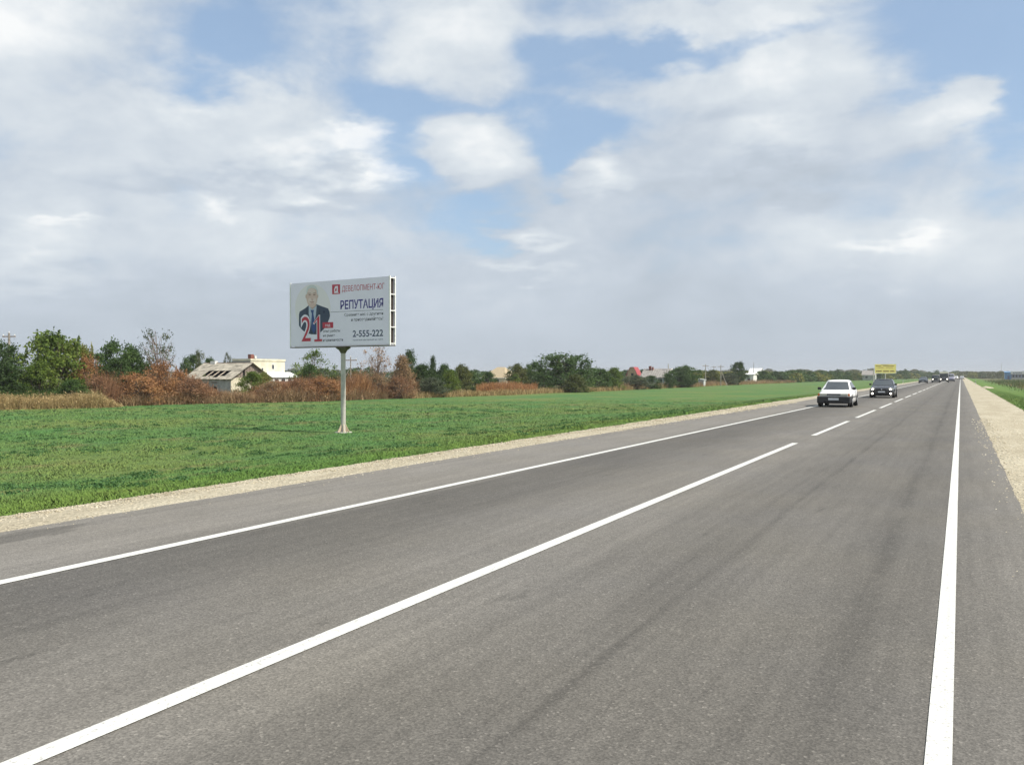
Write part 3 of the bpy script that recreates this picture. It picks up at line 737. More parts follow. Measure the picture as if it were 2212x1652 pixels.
reeds('dry_undergrowth', 14000, 260, 890, -.8, .4, 1.3, 'tan', 'short tan dried weeds where the field ends', 2.2, .3)
reeds('golden_grass', 30000, -90, 262, -2.2, .35, 1.25, 'straw', 'tall golden dry grass in front of the trees at the left', 4.2, .25, .02,
      lambda p: np.clip((275 - p) / 60, .25, 1))
reeds('golden_grass', 18000, 870, 1700, -3., .3, .85, 'straw', 'strip of tan dry grass between the field and the bushes', 7, .25, .035)
reeds('dry_undergrowth', 9000, 1030, 1160, 2., 1.0, 1.7, 'rust', 'patch of orange dried weeds left of the fan-shaped bush', 12)
reeds('dry_undergrowth', 8000, 1340, 1720, -2., .6, 1.4, 'tan', 'brownish weeds along the field edge by the houses', 9, .15, .05)
reeds('green_undergrowth', 9000, -90, 220, .2, .8, 1.6, 'green', 'green weeds at the feet of the left trees', 4)

# ditch weeds on the right
def ditch_weeds(name, n, leaf, xa, xb, ya, yb, ha, hb, label, wdt=.03):
    Y = ya + (yb - ya) * RNG.random(n) ** 1.5; X = RNG.uniform(xa, xb, n) + Y * RNG.random(n) * .12; Z = gz_np(X)
    cl = np.array([MN.noise(Vector((a * .3, b * .08, 8.))) for a, b in zip(X, Y)])
    h = RNG.uniform(ha, hb, n) * (1 + .9 * np.clip(cl, -.6, 1)); th = RNG.uniform(0, 6.283, n); wd = wdt * (.5 + Y / 120)
    c, s = np.cos(th) * wd, np.sin(th) * wd; ln = RNG.normal(0, .2, (n, 2)) * h[:, None]
    v = np.empty((n, 3, 3)); v[:, 0] = np.stack([X - c, Y - s, Z - .02], 1); v[:, 1] = np.stack([X + c, Y + s, Z - .02], 1)
    v[:, 2] = np.stack([X + ln[:, 0], Y + ln[:, 1], Z + h], 1)
    return tag(link(bpy.data.objects.new(name, np_mesh(name, v.reshape(-1, 3), np.arange(3 * n).reshape(-1, 3), LEAF[leaf]))), label, 'weeds', kind='stuff')
ditch_weeds('ditch_weeds', 34000, 'green', 7.5, 30, 45, 420, .3, .9, 'dark green weeds in the ditch right of the road')
ditch_weeds('ditch_weeds', 20000, 'tan', 8.5, 30, 45, 300, .3, .9, 'brown dried weeds mixed into the ditch right of the road', .02)
ditch_weeds('ditch_weeds', 22000, 'olive', 7.2, 34, 45, 420, .3, .9, 'olive weeds on the far side of the ditch right of the road')

# darker broad-leaved weeds dotted over the field
def field_weeds(n):
    pts = []
    for i in range(n):
        z = 15 + 65 * R.random(); px = R.uniform(-60, 1500); X, Y = at(px, z)
        if not (-60 < X < -12.3): continue
        if MN.noise(Vector((X * .15, Y * .15, 5.))) < -.08: continue
        r = R.uniform(.10, .34); k = int(26 + 170 * r)
        p = RNG.normal(0, 1, (k, 3)) * np.array([r, r, 0]) * .6; hh = r * .38 * np.exp(-(p[:, 0] ** 2 + p[:, 1] ** 2) / r ** 2)
        pts.append(np.stack([X + p[:, 0], Y + p[:, 1], gz(X) + .03 + hh * RNG.random(k)], 1))
    p = np.concatenate(pts); v, f = leaves_arrays(p, .035)
    return tag(link(bpy.data.objects.new('field_weeds', np_mesh('field_weeds', v, f, LEAF['weed']))), 'darker broad-leaved weeds dotted over the green field', 'weeds', kind='stuff')
LEAF['weed'] = leafmat('leaves_weed', [(.045, .11, .038), (.075, .165, .052), (.11, .21, .07)])
field_weeds(750)
# ================================================================== BUILDINGS
M_SLATE = mat('weathered_asbestos', (.34, .31, .25), .9, var=.28, vscale=1.5, bump=.5, bscale=9)
M_PLASTER = mat('grey_plaster', (.36, .37, .35), .9, var=.2, vscale=1.2)
M_CREAM = mat('cream_wall', (.66, .62, .48), .85, var=.10, vscale=.8)
M_BOARD = mat('grey_boards', (.26, .21, .18), .9, var=.3, vscale=5)
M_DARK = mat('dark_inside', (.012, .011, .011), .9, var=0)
M_RAFT = mat('bare_timber', (.50, .42, .33), .85, var=.2)
M_BRICK = mat('red_brick', (.24, .085, .06), .9, var=.25, vscale=14)
M_WHITE = mat('white_wall', (.74, .73, .68), .8, var=.08, vscale=1.5)
M_REDROOF = mat('red_roof', (.36, .055, .06), .6, var=.15, vscale=2)
M_OCHRE = mat('ochre_wall', (.44, .33, .20), .85, var=.1)
M_BLUEW = mat('pale_blue_wall', (.45, .52, .60), .8, var=.12)
M_TANROOF = mat('tan_roof', (.42, .34, .22), .85, var=.15)
M_GREYROOF = mat('grey_roof', (.30, .28, .26), .85, var=.2, vscale=2)
M_WHITEMET = mat('white_sheet', (.72, .73, .72), .5, var=.06)
M_CONC = mat('concrete', (.46, .44, .39), .9, var=.14, vscale=5, bump=.2)
M_GLASSD = mat('window_glass', (.03, .035, .045), .12, var=0, spec=.6)
M_BLUE = mat('blue_sheet', (.10, .28, .50), .5, var=.1)
M_NAVY = mat('navy_wall', (.08, .11, .22), .6, var=.1)

def roof_sheet(name, pts, th, material, parent, waves=0):
    """four corners a-b (eave) and d-c (ridge) -> slab of a real thickness; waves makes it corrugated"""
    a, b, c, d = [Vector(p) for p in pts]; n = (b - a).cross(d - a).normalized()
    if n.z < 0: n = -n
    mb = MB(); k = max(1, waves * 2); vs = []
    for i in range(k + 1):
        t = i / k; off = (th * .9 if i % 2 else 0) if waves else 0
        lo, hi = a.lerp(b, t), d.lerp(c, t)
        vs += [lo + n * off, hi + n * off, lo + n * (off + th), hi + n * (off + th)]
    fs = []
    for i in range(k):
        p = 4 * i; fs += [(p, p + 4, p + 5, p + 1), (p + 2, p + 3, p + 7, p + 6), (p, p + 2, p + 6, p + 4), (p + 1, p + 5, p + 7, p + 3)]
    fs += [(0, 1, 3, 2), (4 * k, 4 * k + 2, 4 * k + 3, 4 * k + 1)]
    mb.add(vs, fs); return mb.build(name, material, parent)
def window(parent, x0, x1, z0, z1, face, along='x', frame=M_WHITE, glass=M_GLASSD):
    """window in a wall: along 'x' = wall facing -Y at y=face, 'y' = wall facing +X at x=face (x0,x1 are then y)"""
    f = MB(); w_ = .07
    def bx(a0, a1, c0, c1, d0, d1):
        if along == 'x': f.box(a0, a1, face - d1, face - d0, c0, c1)
        else: f.box(face + d0, face + d1, a0, a1, c0, c1)
    bx(x0 - w_, x0, z0 - w_, z1 + w_, .003, .05); bx(x1, x1 + w_, z0 - w_, z1 + w_, .003, .05)
    bx(x0, x1, z1, z1 + w_, .003, .05); bx(x0, x1, z0 - w_, z0, .003, .06)
    fr = f.build('window', frame, parent)
    f = MB(); bx(x0, x1, z0, z1, .004, .02); f.build('pane', glass, fr)
    return fr

# ---- the ruined house (local x along the eave towards the road side, y depth)
RX, RY = at(498, 104)
gh = gz(RX)
hs = empty('ruined_house', (RX, RY, gh), 0, 'ruined grey house with holes in its asbestos roof, among rusty shrubs', 'house')
L, D, EH, RH = 7.6, 6.6, 2.35, 4.15
mb = MB()
wx0, wx1, wz0, wz1 = -3.05, -2.25, .75, 1.75                      # window opening in the front wall
mb.box(-L, wx0, 0, .3, 0, EH); mb.box(wx1, 0, 0, .3, 0, EH); mb.box(wx0, wx1, 0, .3, 0, wz0); mb.box(wx0, wx1, 0, .3, wz1, EH)
mb.box(-.3, 0, .302, D - .3, 0, EH); mb.box(-L, -L + .3, .302, D - .3, 0, EH); mb.box(-L, 0, D - .298, D, 0, EH)
mb.build('wall', M_PLASTER, hs)
tagp = MB(); tagp.box(.004, .05, .02, D - .02, 0, EH); tagp.build('wall', mat('painted_sunlit_plaster', (.60, .55, .42), .9, var=.12), hs)  # skin over the road-side wall: sunlight is put into a lighter plaster colour
mb = MB(); mb.box(-L + .3, -.3, .31, 3.0, 0.02, .06); mb.box(-L + .32, -.32, 3.0, 3.1, .06, EH + 1.2); mb.build('dark_interior', M_DARK, hs)  # near-black floor and upright sheet: indoor shade put into their colour
f = MB(); f.box(wx0 - .1, wx1 + .1, -.03, -.003, wz1, wz1 + .1); f.box(wx0, wx1, .06, .1, 1.28, wz1 - .01)
wn = f.build('window', M_BOARD, hs)
f = MB(); f.box(wx0 + .05, wx1 - .05, .045, .058, 1.32, wz1 - .05); f.build('pane', M_PLASTER, wn)
mb = MB(); mb.prism([(0, 0), (1, 0), (.5, 1)], 0, 1)              # gable: board cladding piece by piece
nb = 17
for i in range(nb):
    y0 = .02 + (D - .04) * i / nb; y1 = y0 + (D - .04) / nb - .03
    ht = lambda y: EH + .02 + (RH - EH - .12) * (1 - abs(y - D / 2) / (D / 2))
    if i == 5: continue                                            # the missing board leaves a dark slot
    b_ = MB(); b_.add([(.0, y0, EH + .01), (.0, y1, EH + .01), (.0, y1, ht(y1)), (.0, y0, ht(y0)), (.05, y0, EH + .01), (.05, y1, EH + .01), (.05, y1, ht(y1)), (.05, y0, ht(y0))],
                      [(0, 1, 2, 3), (4, 7, 6, 5), (0, 4, 5, 1), (1, 5, 6, 2), (2, 6, 7, 3), (3, 7, 4, 0)])
    b_.build('board', M_BOARD, hs)
g_ = MB(); g_.add([(-.05, .1, EH), (-.05, D - .1, EH), (-.05, D / 2, RH - .1)], [(0, 1, 2)]); g_.build('gable_back', M_DARK, hs, fix=False)  # near-black sheet behind the boards, painting the shade seen through the slot
# roof: columns of corrugated sheets, front slope, two courses; the lower course has a hole with bare rafters
ov = .35
def fr_pt(x, t, lift=0): return (x, -ov + (D / 2 + ov) * t, EH - .18 + (RH - EH + .18) * t + lift)
ncol = 9; cw = (L + .7) / ncol; x0r = -L - .25
for i in range(ncol):
    xa, xb = x0r + cw * i, x0r + cw * (i + 1) - .015
    j = R.uniform(-.02, .02)
    roof_sheet('roof_sheet', [fr_pt(xa, .50, .03 + j * .4), fr_pt(xb, .50, .03), fr_pt(xb, 1.0, .03), fr_pt(xa, 1.0, .03)], .02, M_SLATE, hs, 5)
    if 3 <= i <= 6:
        if i in (3, 4, 6): roof_sheet('roof_sheet', [fr_pt(xa, .0), fr_pt(xb, .0), fr_pt(xb, .16 + abs(j) * 3), fr_pt(xa, .16)], .02, M_SLATE, hs, 5)
        else: roof_sheet('roof_sheet', [fr_pt(xa, .0), fr_pt(xb, .0), fr_pt(xb, .1), fr_pt(xa, .12)], .02, M_SLATE, hs, 5)
    else:
        roof_sheet('roof_sheet', [fr_pt(xa, .0, j), fr_pt(xb, .0, 0), fr_pt(xb, .52, .0), fr_pt(xa, .52, j)], .02, M_SLATE, hs, 5)
for i in range(ncol):
    xa, xb = x0r + cw * i, x0r + cw * (i + 1) - .015
    roof_sheet('roof_sheet', [(xa, D + ov, EH - .18), (xb, D + ov, EH - .18), (xb, D / 2, RH), (xa, D / 2, RH)], .02, M_SLATE, hs, 5)
for i in range(8):
    x = x0r + .5 + i * 1.0; a, b_ = Vector(fr_pt(x, .0, -.09)), Vector(fr_pt(x, 1., -.09))
    mb = MB(); mb.add([a + Vector((dx_, 0, dz_)) for dx_, dz_ in ((-.06, 0), (.06, 0), (.06, .075), (-.06, .075))] + [b_ + Vector((dx_, 0, dz_)) for dx_, dz_ in ((-.06, 0), (.06, 0), (.06, .075), (-.06, .075))],
                      [(0, 1, 2, 3), (7, 6, 5, 4), (0, 4, 5, 1), (1, 5, 6, 2), (2, 6, 7, 3), (3, 7, 4, 0)]); mb.build('rafter', M_RAFT, hs)
mb = MB(); mb.box(x0r, .45, D / 2 - .09, D / 2 + .09, RH + .03, RH + .09); mb.build('ridge_cap', mat('rusty_ridge', (.26, .15, .11), .9), hs)
mb = MB(); mb.box(-6.4, -5.6, D / 2 - .35, D / 2 + .1, RH - .3, RH + .28); mb.build('chimney', M_WHITE, hs)

# ---- the cream flat-roofed building
BX, BY = at(541.5, 150); gb = gz(BX)
bd = empty('cream_building', (BX, BY, gb), 0, 'cream flat-roofed building with a brick chimney and white lean-to, behind the ruined house', 'building')
BH = hgt(774, 150) - gb; BL, BD = 4.1, 8.5
mb = MB(); mb.box(-BL, 0, 0, BD, 0, BH - .35); mb.build('wall', M_CREAM, bd)
mb = MB(); mb.box(-BL - .04, -.003, -.06, -.003, .0, BH - .4); mb.build('wall', mat('shaded_cream_wall', (.30, .31, .30), .9), bd)  # grey skin over the front face: its shade is put into the colour
mb = MB(); mb.box(-BL - .12, .12, -.12, BD + .12, BH - .35, BH); mb.build('parapet', M_CREAM, bd)
for zz in (.62, .72): pass
mb = MB(); mb.box(-.62, .05, .0, .75, BH + .003, BH + .75); mb.build('chimney', M_BRICK, bd)
mb = MB(); mb.box(-.45, .2, .8, 1.2, BH + .003, BH + .5); mb.build('roof_hatch', M_WHITE, bd)
window(bd, 5.2, 5.7, BH - 1.75, BH - 1.0, 0, 'y')
window(bd, 2.6, 3.0, BH - 2.2, BH - 1.6, 0, 'y')
window(bd, -2.6, -1.7, BH - 2.2, BH - 1.3, -.06, 'x')
lt = MB(); lt.add([(.01, 2.5, 0), (2.6, 2.5, 0), (2.6, 2.5, 2.3), (.01, 2.5, 3.1), (.01, BD + 1, 0), (2.6, BD + 1, 0), (2.6, BD + 1, 2.3), (.01, BD + 1, 3.1)],
                  [(0, 1, 2, 3), (4, 7, 6, 5), (0, 4, 5, 1), (1, 5, 6, 2), (2, 6, 7, 3), (3, 7, 4, 0)])
lt.build('lean_to', M_WHITE, bd)
roof_sheet('lean_to_roof', [(2.9, 2.2, 2.24), (2.9, BD + 1.3, 2.24), (.03, BD + 1.3, 3.15), (.03, 2.2, 3.15)], .06, M_WHITEMET, bd, 0)
for i in range(4):
    y = 3.0 + i * 1.7; window(bd, y, y + 1.0, 1.0, 2.0, 2.6, 'y')
mb = MB(); mb.box(3.4, 3.5, -1, BD + 4, .02, 1.55); tag(mb.build('garden_fence', mat('rusty_fence', (.22, .11, .07), .85), None, (BX, BY, gb)), 'rusty sheet fence in front of the white lean-to', 'fence')

def simple_house(px, z, rz, Lx, Dy, eh, rh, walls, roofm, label, hip=False, gambrel=False, gable_mat=None, wins=(), name='house', ridge='x'):
    X, Y = at(px, z); h = empty(name, (X, Y, gz(X)), rz, label, 'house', 'houses beyond the field')
    mb = MB(); mb.box(-Lx / 2, Lx / 2, 0, Dy, 0, eh); mb.build('wall', walls, h)
    o = .3; xa, xb = -Lx / 2 - o, Lx / 2 + o
    if hip:
        r_ = MB(); q = min(Lx, Dy) / 2 * .8
        r_.add([(xa, -o, eh + .01), (xb, -o, eh + .01), (xb, Dy + o, eh + .01), (xa, Dy + o, eh + .01), (xa + q, Dy / 2, rh), (xb - q, Dy / 2, rh)],
               [(0, 1, 5, 4), (1, 2, 5), (2, 3, 4, 5), (3, 0, 4), (3, 2, 1, 0)]); r_.build('roof', roofm, h)
        e_ = MB(); e_.box(xa - .03, xb + .03, -o - .03, Dy + o + .03, eh - .14, eh); e_.build('eave_board', M_WHITE, h)
    elif gambrel:
        prof = [(-o, eh), (Dy * .14, eh + (rh - eh) * .62), (Dy * .36, rh), (Dy * .64, rh), (Dy * .86, eh + (rh - eh) * .62), (Dy + o, eh)]
        for (a0, b0), (a1, b1) in zip(prof, prof[1:]):
            roof_sheet('roof_panel', [(xa, a0, b0), (xb, a0, b0), (xb, a1, b1), (xa, a1, b1)], .06, roofm, h)
        gm = MB(); pr = [(a, b) for a, b in prof]; pr[0] = (0, eh); pr[-1] = (Dy, eh)
        n = len(pr); vs = [(-Lx / 2, a, b) for a, b in pr] + [(Lx / 2, a, b - .01) for a, b in pr]
        gm.add(vs[:n], [tuple(range(n))]); gm.build('gable', gable_mat or walls, h, fix=False)
        gm = MB(); gm.add(vs[n:], [tuple(range(n - 1, -1, -1))]); gm.build('gable', gable_mat or walls, h, fix=False)
    else:
        roof_sheet('roof_slope', [(xa, -o, eh - .1), (xb, -o, eh - .1), (xb, Dy / 2, rh), (xa, Dy / 2, rh)], .07, roofm, h, int(Lx * 2))
        roof_sheet('roof_slope', [(xa, Dy + o, eh - .1), (xb, Dy + o, eh - .1), (xb, Dy / 2, rh), (xa, Dy / 2, rh)], .07, roofm, h, int(Lx * 2))
        for xs in (-Lx / 2, Lx / 2):
            gm = MB(); gm.add([(xs, 0, eh), (xs, Dy, eh), (xs, Dy / 2, rh - .05)], [(0, 1, 2)]); gm.build('gable', gable_mat or walls, h, fix=False)
        e_ = MB()
        for y0, y1 in ((-o, Dy / 2), (Dy + o, Dy / 2)):
            a, b_ = Vector((xb + .02, y0, eh - .12)), Vector((xb + .02, y1, rh))
            e_.add([a, a + Vector((.06, 0, 0)), a + Vector((.06, 0, .2)), a + Vector((0, 0, .2)), b_, b_ + Vector((.06, 0, 0)), b_ + Vector((.06, 0, .2)), b_ + Vector((0, 0, .2))],
                   [(0, 1, 2, 3), (7, 6, 5, 4), (0, 4, 5, 1), (1, 5, 6, 2), (2, 6, 7, 3), (3, 7, 4, 0)])
        e_.build('barge_board', M_WHITE, h)
    for (a, b_, c, d, side) in wins:
        window(h, a, b_, c, d, 0 if side == 'x' else Lx / 2, side)
    return h
H1 = simple_house(1065, 175, 0, 5.2, 7.0, 2.1, 4.3, M_CREAM, M_TANROOF, 'cream house with a tan hip roof behind green bushes', hip=True, wins=[(-1.8, -.9, .9, 1.8, 'x'), (.5, 1.4, .9, 1.8, 'x'), (1.5, 2.4, .9, 1.8, 'y')])
H2 = simple_house(1381, 262, math.pi / 2, 3.4, 3.4, 2.0, hgt(792.5, 262) + .9, M_OCHRE, M_REDROOF, 'ochre house with a red gambrel roof behind bushes', gambrel=True)
mb = MB(); mb.box(-1.73, -1.703, 1.2, 2.0, 2.3, 3.2); mb.build('window', M_DARK, H2)
H3 = simple_house(1412, 196, 0, 6.0, 6.0, 2.1, hgt(796.5, 199) + .9, M_BLUEW, M_GREYROOF, 'pale blue house with grey corrugated roof and white gable edge', wins=[(1.0, 2.0, .8, 1.8, 'x'), (2.0, 2.8, .8, 1.8, 'y')])
mb = MB(); mb.tube((2.6, 2.6, 2.8), (2.6, 2.6, 5.2), .11, .11, 8); mb.build('chimney_pipe', M_CONC, H3)
mb = MB(); mb.box(-1.9, -1.4, 2.3, 2.8, 3.4, 4.7); mb.box(-1.15, -.85, 2.3, 2.7, 3.4, 4.5); mb.build('chimney', M_BRICK, H3)
H4 = simple_house(1628, 300, 0, 3.6, 7.5, 2.6, hgt(795, 300) + .9, M_WHITE, M_WHITEMET, 'white house with a pale roof right of the dark round tree', wins=[(-.9, 0, 1.0, 1.9, 'x')])
H5 = simple_house(1876, 430, 0, 6.0, 8.0, 2.6, hgt(800, 430) + .9, M_PLASTER, M_GREYROOF, 'distant pale house with a grey roof, left of the yellow billboard', wins=[(-1.5, -.3, 1.0, 2.0, 'x')])
H6 = simple_house(1618, 262, 0, 2.6, 5.0, hgt(807, 262) + .9 - .15, hgt(806, 262) + .9, M_WHITE, M_WHITEMET, 'low white outbuilding below the pale-roofed house', name='outbuilding', wins=[(-.5, .3, 1.0, 1.7, 'x')])

# shed and cabins at the edge of the field
def shed(px, z, Lx, Dy, h1, h2, wallm, doorm, label, name, door=True, roofm=M_WHITEMET):
    X, Y = at(px, z); s_ = empty(name, (X, Y, gz(X)), 0, label, 'shed')
    mb = MB(); mb.add([(-Lx / 2, 0, 0), (Lx / 2, 0, 0), (Lx / 2, 0, h2), (-Lx / 2, 0, h1), (-Lx / 2, Dy, 0), (Lx / 2, Dy, 0), (Lx / 2, Dy, h2), (-Lx / 2, Dy, h1)],
                      [(0, 1, 2, 3), (4, 7, 6, 5), (0, 4, 5, 1), (1, 5, 6, 2), (2, 6, 7, 3), (3, 7, 4, 0)]); mb.build('wall', wallm, s_)
    roof_sheet('roof', [(-Lx / 2 - .2, -.25, h1 + .01), (-Lx / 2 - .2, Dy + .2, h1 + .01), (Lx / 2 + .2, Dy + .2, h2 + .01), (Lx / 2 + .2, -.25, h2 + .01)], .07, roofm, s_)
    if door:
        mb = MB(); mb.box(Lx / 2 + .003, Lx / 2 + .04, .5, 1.2, .05, h2 - .3); d_ = mb.build('door', doorm, s_)  # door takes a material separate from the wall
        mb = MB(); mb.box(Lx / 2 + .041, Lx / 2 + .08, 1.05, 1.12, .8, .95); mb.build('handle', M_DARK, d_)
    return s_
shed(1514, 203, 1.3, 1.7, 1.75, 1.5, mat('grey_blue_boards', (.35, .40, .44), .8), M_WHITE, 'small grey-blue shed with a sloping pale roof at the edge of the field', 'shed')
shed(1673, 296, 1.1, 1.2, 1.3, 1.2, M_WHITE, M_CREAM, 'small white cabin standing alone at the far edge of the field', 'cabin')

# utility poles
M_POLE = mat('weathered_pole', (.30, .27, .23), .9, var=.2, vscale=8)
def utility_pole(px, z, pytop, label, strut=0, arm=True, r=.12, name='utility_pole', m=None, group='utility poles'):
    X, Y = at(px, z); g0 = gz(X); H = hgt(pytop, z) - g0
    p = empty(name, (X, Y, g0), R.uniform(-.2, .2) - YAW * 0 + YAW, label, 'pole', group); m = m or M_POLE
    mb = MB(); mb.tube((0, 0, -.2), (0, 0, H), r, r * .65, 8); mb.build('pole_shaft', m, p)
    if arm:
        mb = MB(); mb.box(-.75, .75, -.05, .05, H - .42, H - .30); mb.build('crossarm', M_BOARD, p)
        for q in (-.65, 0, .65):
            mb = MB(); zz = H - .30 if q else H
            mb.lathe([(.03, 0.002), (.05, .05), (.05, .12), (.02, .18)], (q, 0, zz), 8); mb.build('insulator', M_WHITE, p)
    if strut:
        mb = MB(); mb.tube((strut, 0, -.2), (strut * .05, 0, H * .72), r * .8, r * .6, 8); mb.build('strut', m, p)
    return p
utility_pole(20, 92, 719, 'utility pole with a crossarm rising above the dark tree at the far left', r=.16)
utility_pole(757.5, 104, 771, 'pale utility pole with a leaning brace, right of the billboard pole', strut=-2.2, arm=True, r=.09)
utility_pole(743.5, 106, 776, 'thin pale pole right behind the billboard pole', arm=False, r=.07)
utility_pole(1524, 207, 786.5, 'utility pole right behind the small grey-blue shed', r=.13)
utility_pole(1542, 260, 789.5, 'thin utility pole between the shed and the double pole', r=.1)
utility_pole(1557, 215, 788, 'utility pole with a brace among olive bushes', strut=1.6, r=.12)
utility_pole(1628, 296, 782, 'tall thin pole standing in front of the pale roof', arm=False, r=.1)
utility_pole(1887, 208, 797, 'short grey roadside post left of the yellow billboard', arm=False, r=.14, m=M_CONC)
# radio mast far right
X, Y = at(2163, 900); ms_ = empty('radio_mast', (X, Y, gz(X)), 0, 'thin lattice mast standing on the right horizon', 'mast')
Hm = hgt(784, 900) - gz(X); mb = MB()
for q in ((-.5, -.5), (.5, -.5), (0, .5)): mb.tube((q[0], q[1], 0), (q[0] * .2, q[1] * .2, Hm), .09, .05, 4)
mb.build('mast_leg', M_CONC, ms_); mb = MB()
for i in range(12):
    za, zb = Hm * i / 12, Hm * (i + 1) / 12; k0, k1 = 1 - .8 * i / 12, 1 - .8 * (i + 1) / 12
    mb.tube((-.5 * k0, -.5 * k0, za), (.5 * k1, -.5 * k1, zb), .05, .05, 4); mb.tube((.5 * k0, -.5 * k0, za), (0, .5 * k1, zb), .05, .05, 4)
mb.build('lattice', M_CONC, ms_)
# the roadside stop on the right: blue shed and building with a lettered fascia
X, Y = at(2178.5, 500); s_ = empty('blue_shed', (X, Y, gz(X)), 0, 'blue metal shed at the right horizon', 'shed')
k5 = 500 / 1880.
mb = MB(); mb.box(-1.9, 1.9, 0, 5, 0, hgt(804, 500) - gz(X)); mb.build('wall', M_BLUE, s_)
roof_sheet('roof', [(-2.1, -.3, hgt(804, 500) - gz(X)), (2.1, -.3, hgt(804, 500) - gz(X)), (2.1, 5.2, hgt(802, 500) - gz(X)), (-2.1, 5.2, hgt(802, 500) - gz(X))], .1, M_BLUE, s_)
mb = MB(); mb.box(-.5, .5, -.05, -.003, .05, 2.1); mb.build('door', M_NAVY, s_)
X, Y = at(2199.5, 495); s_ = empty('roadside_building', (X, Y, gz(X)), 0, 'low navy roadside building with a white lettered fascia at the right edge', 'building')
H = hgt(801.5, 495) - gz(X)
mb = MB(); mb.box(-3.4, 3.8, 0, 6, 0, H - 1.55); mb.build('wall', M_NAVY, s_)
mb = MB(); mb.box(-3.6, 4.0, -.3, 6.2, H - 1.548, H); fa = mb.build('fascia', M_WHITE, s_)
mb = MB(); x = -2.6
for wq in (.5, .1, .35, .3, .38, .3, .35, .42, .3, .36): mb.box(x, x + wq, -.33, -.303, H - 1.05, H - .5); x += wq + .12
mb.build('fascia_mark', M_NAVY, fa)
mb = MB(); mb.box(-3.3, 3.7, -.06, -.003, .05, .9); mb.build('plinth', M_CONC, s_)
for i in range(4): window(s_, -2.9 + 1.6 * i, -1.9 + 1.6 * i, 1.1, H - 1.8, 0, 'x')
# ================================================================== BILLBOARDS
ZB = 40.5
BXX, BYY = at(736, ZB); gB = gz(BXX)
BRZ = math.atan2(.85 * SN - .527 * CS, .85 * CS + .527 * SN)
bb = empty('billboard', (BXX, BYY, gB), BRZ, 'large white billboard on a concrete-coloured pole showing a man in a suit and red 21', 'billboard')
PZ0, PZ1 = hgt(745.5, ZB) - gB, hgt(745.5, ZB) - gB + 3.04
M_VINYL = mat('poster_vinyl', (.88, .83, .98), .45, var=.03, vscale=.6, bump=.08, bscale=2.5)
M_FRAME = mat('white_frame', (.80, .80, .78), .4, var=.05)
M_STEEL = mat('rusty_steel', (.13, .11, .08), .7, var=.3)
M_PIPE = mat('painted_pipe', (.50, .48, .43), .6, var=.12, vscale=3)
W2 = 3.11; TH = .34; SH = -.14
mb = MB(); mb.box(SH - W2, SH + W2, -.02, .02, PZ0, PZ1); poster = mb.build('poster', M_VINYL, bb)
mb = MB(); mb.box(SH - W2, SH + W2, TH - .02, TH + .02, PZ0, PZ1); mb.build('back_poster', M_VINYL, bb)
mb = MB(); mb.box(SH - W2 + .02, SH + W2 - .09, .022, TH - .022, PZ0 + .04, PZ1 - .04); mb.build('core', mat('dark_brown_panel', (.035, .025, .020), .9), bb)
def frame_bars(sgn):
    xs = (SH + W2 - .045, SH + W2 + .02) if sgn > 0 else (SH - W2 - .02, SH - W2 + .045)
    mb = MB()
    mb.box(xs[0], xs[1], -.035, .022, PZ0 - .03, PZ1 + .03); mb.box(xs[0], xs[1], TH - .022, TH + .035, PZ0 - .03, PZ1 + .03)
    mb.build('edge_frame', M_FRAME, bb)
    for t in (0, .25, .5, .75, 1):
        mb = MB(); z = PZ0 + .02 + (PZ1 - PZ0 - .1) * t; mb.box(xs[0] + .005, xs[1] - .005, .024, TH - .024, z, z + .04); mb.build('crossbar', M_FRAME, bb)
frame_bars(1); frame_bars(-1)
mb = MB(); mb.box(SH - W2, SH + W2, -.035, TH + .035, PZ0 - .07, PZ0 - .031); mb.build('bottom_rail', M_STEEL, bb)
mb = MB(); mb.tube((0, TH / 2, .06), (0, TH / 2, PZ0 - .3), .115, .11, 20); mb.build('pole', M_PIPE, bb)
mb = MB(); mb.lathe([(.12, -.36), (.15, -.30), (.20, -.22), (.34, -.12), (.36, -.075)], (0, TH / 2, PZ0), 8); mb.build('bracket', M_STEEL, bb)
for i in range(6):
    a = i * math.pi / 3 + .3; mb = MB(); c, s = math.cos(a), math.sin(a)
    p0 = Vector((c * .11, TH / 2 + s * .11, .42)); p1 = Vector((c * .32, TH / 2 + s * .32, .04)); p2 = Vector((c * .11, TH / 2 + s * .11, .04)); n = Vector((-s, c, 0)) * .012
    mb.add([p0 - n, p1 - n, p2 - n, p0 + n, p1 + n, p2 + n], [(0, 1, 2), (5, 4, 3), (0, 3, 4, 1), (1, 4, 5, 2), (2, 5, 3, 0)]); mb.build('base_gusset', mat('gusset_paint', (.50, .42, .30), .8) if i == 0 else bpy.data.materials['gusset_paint'], bb)
mb = MB(); mb.lathe([(.40, -.02), (.40, .04)], (0, TH / 2, 0), 16); mb.build('base_plate', M_CONC, bb)

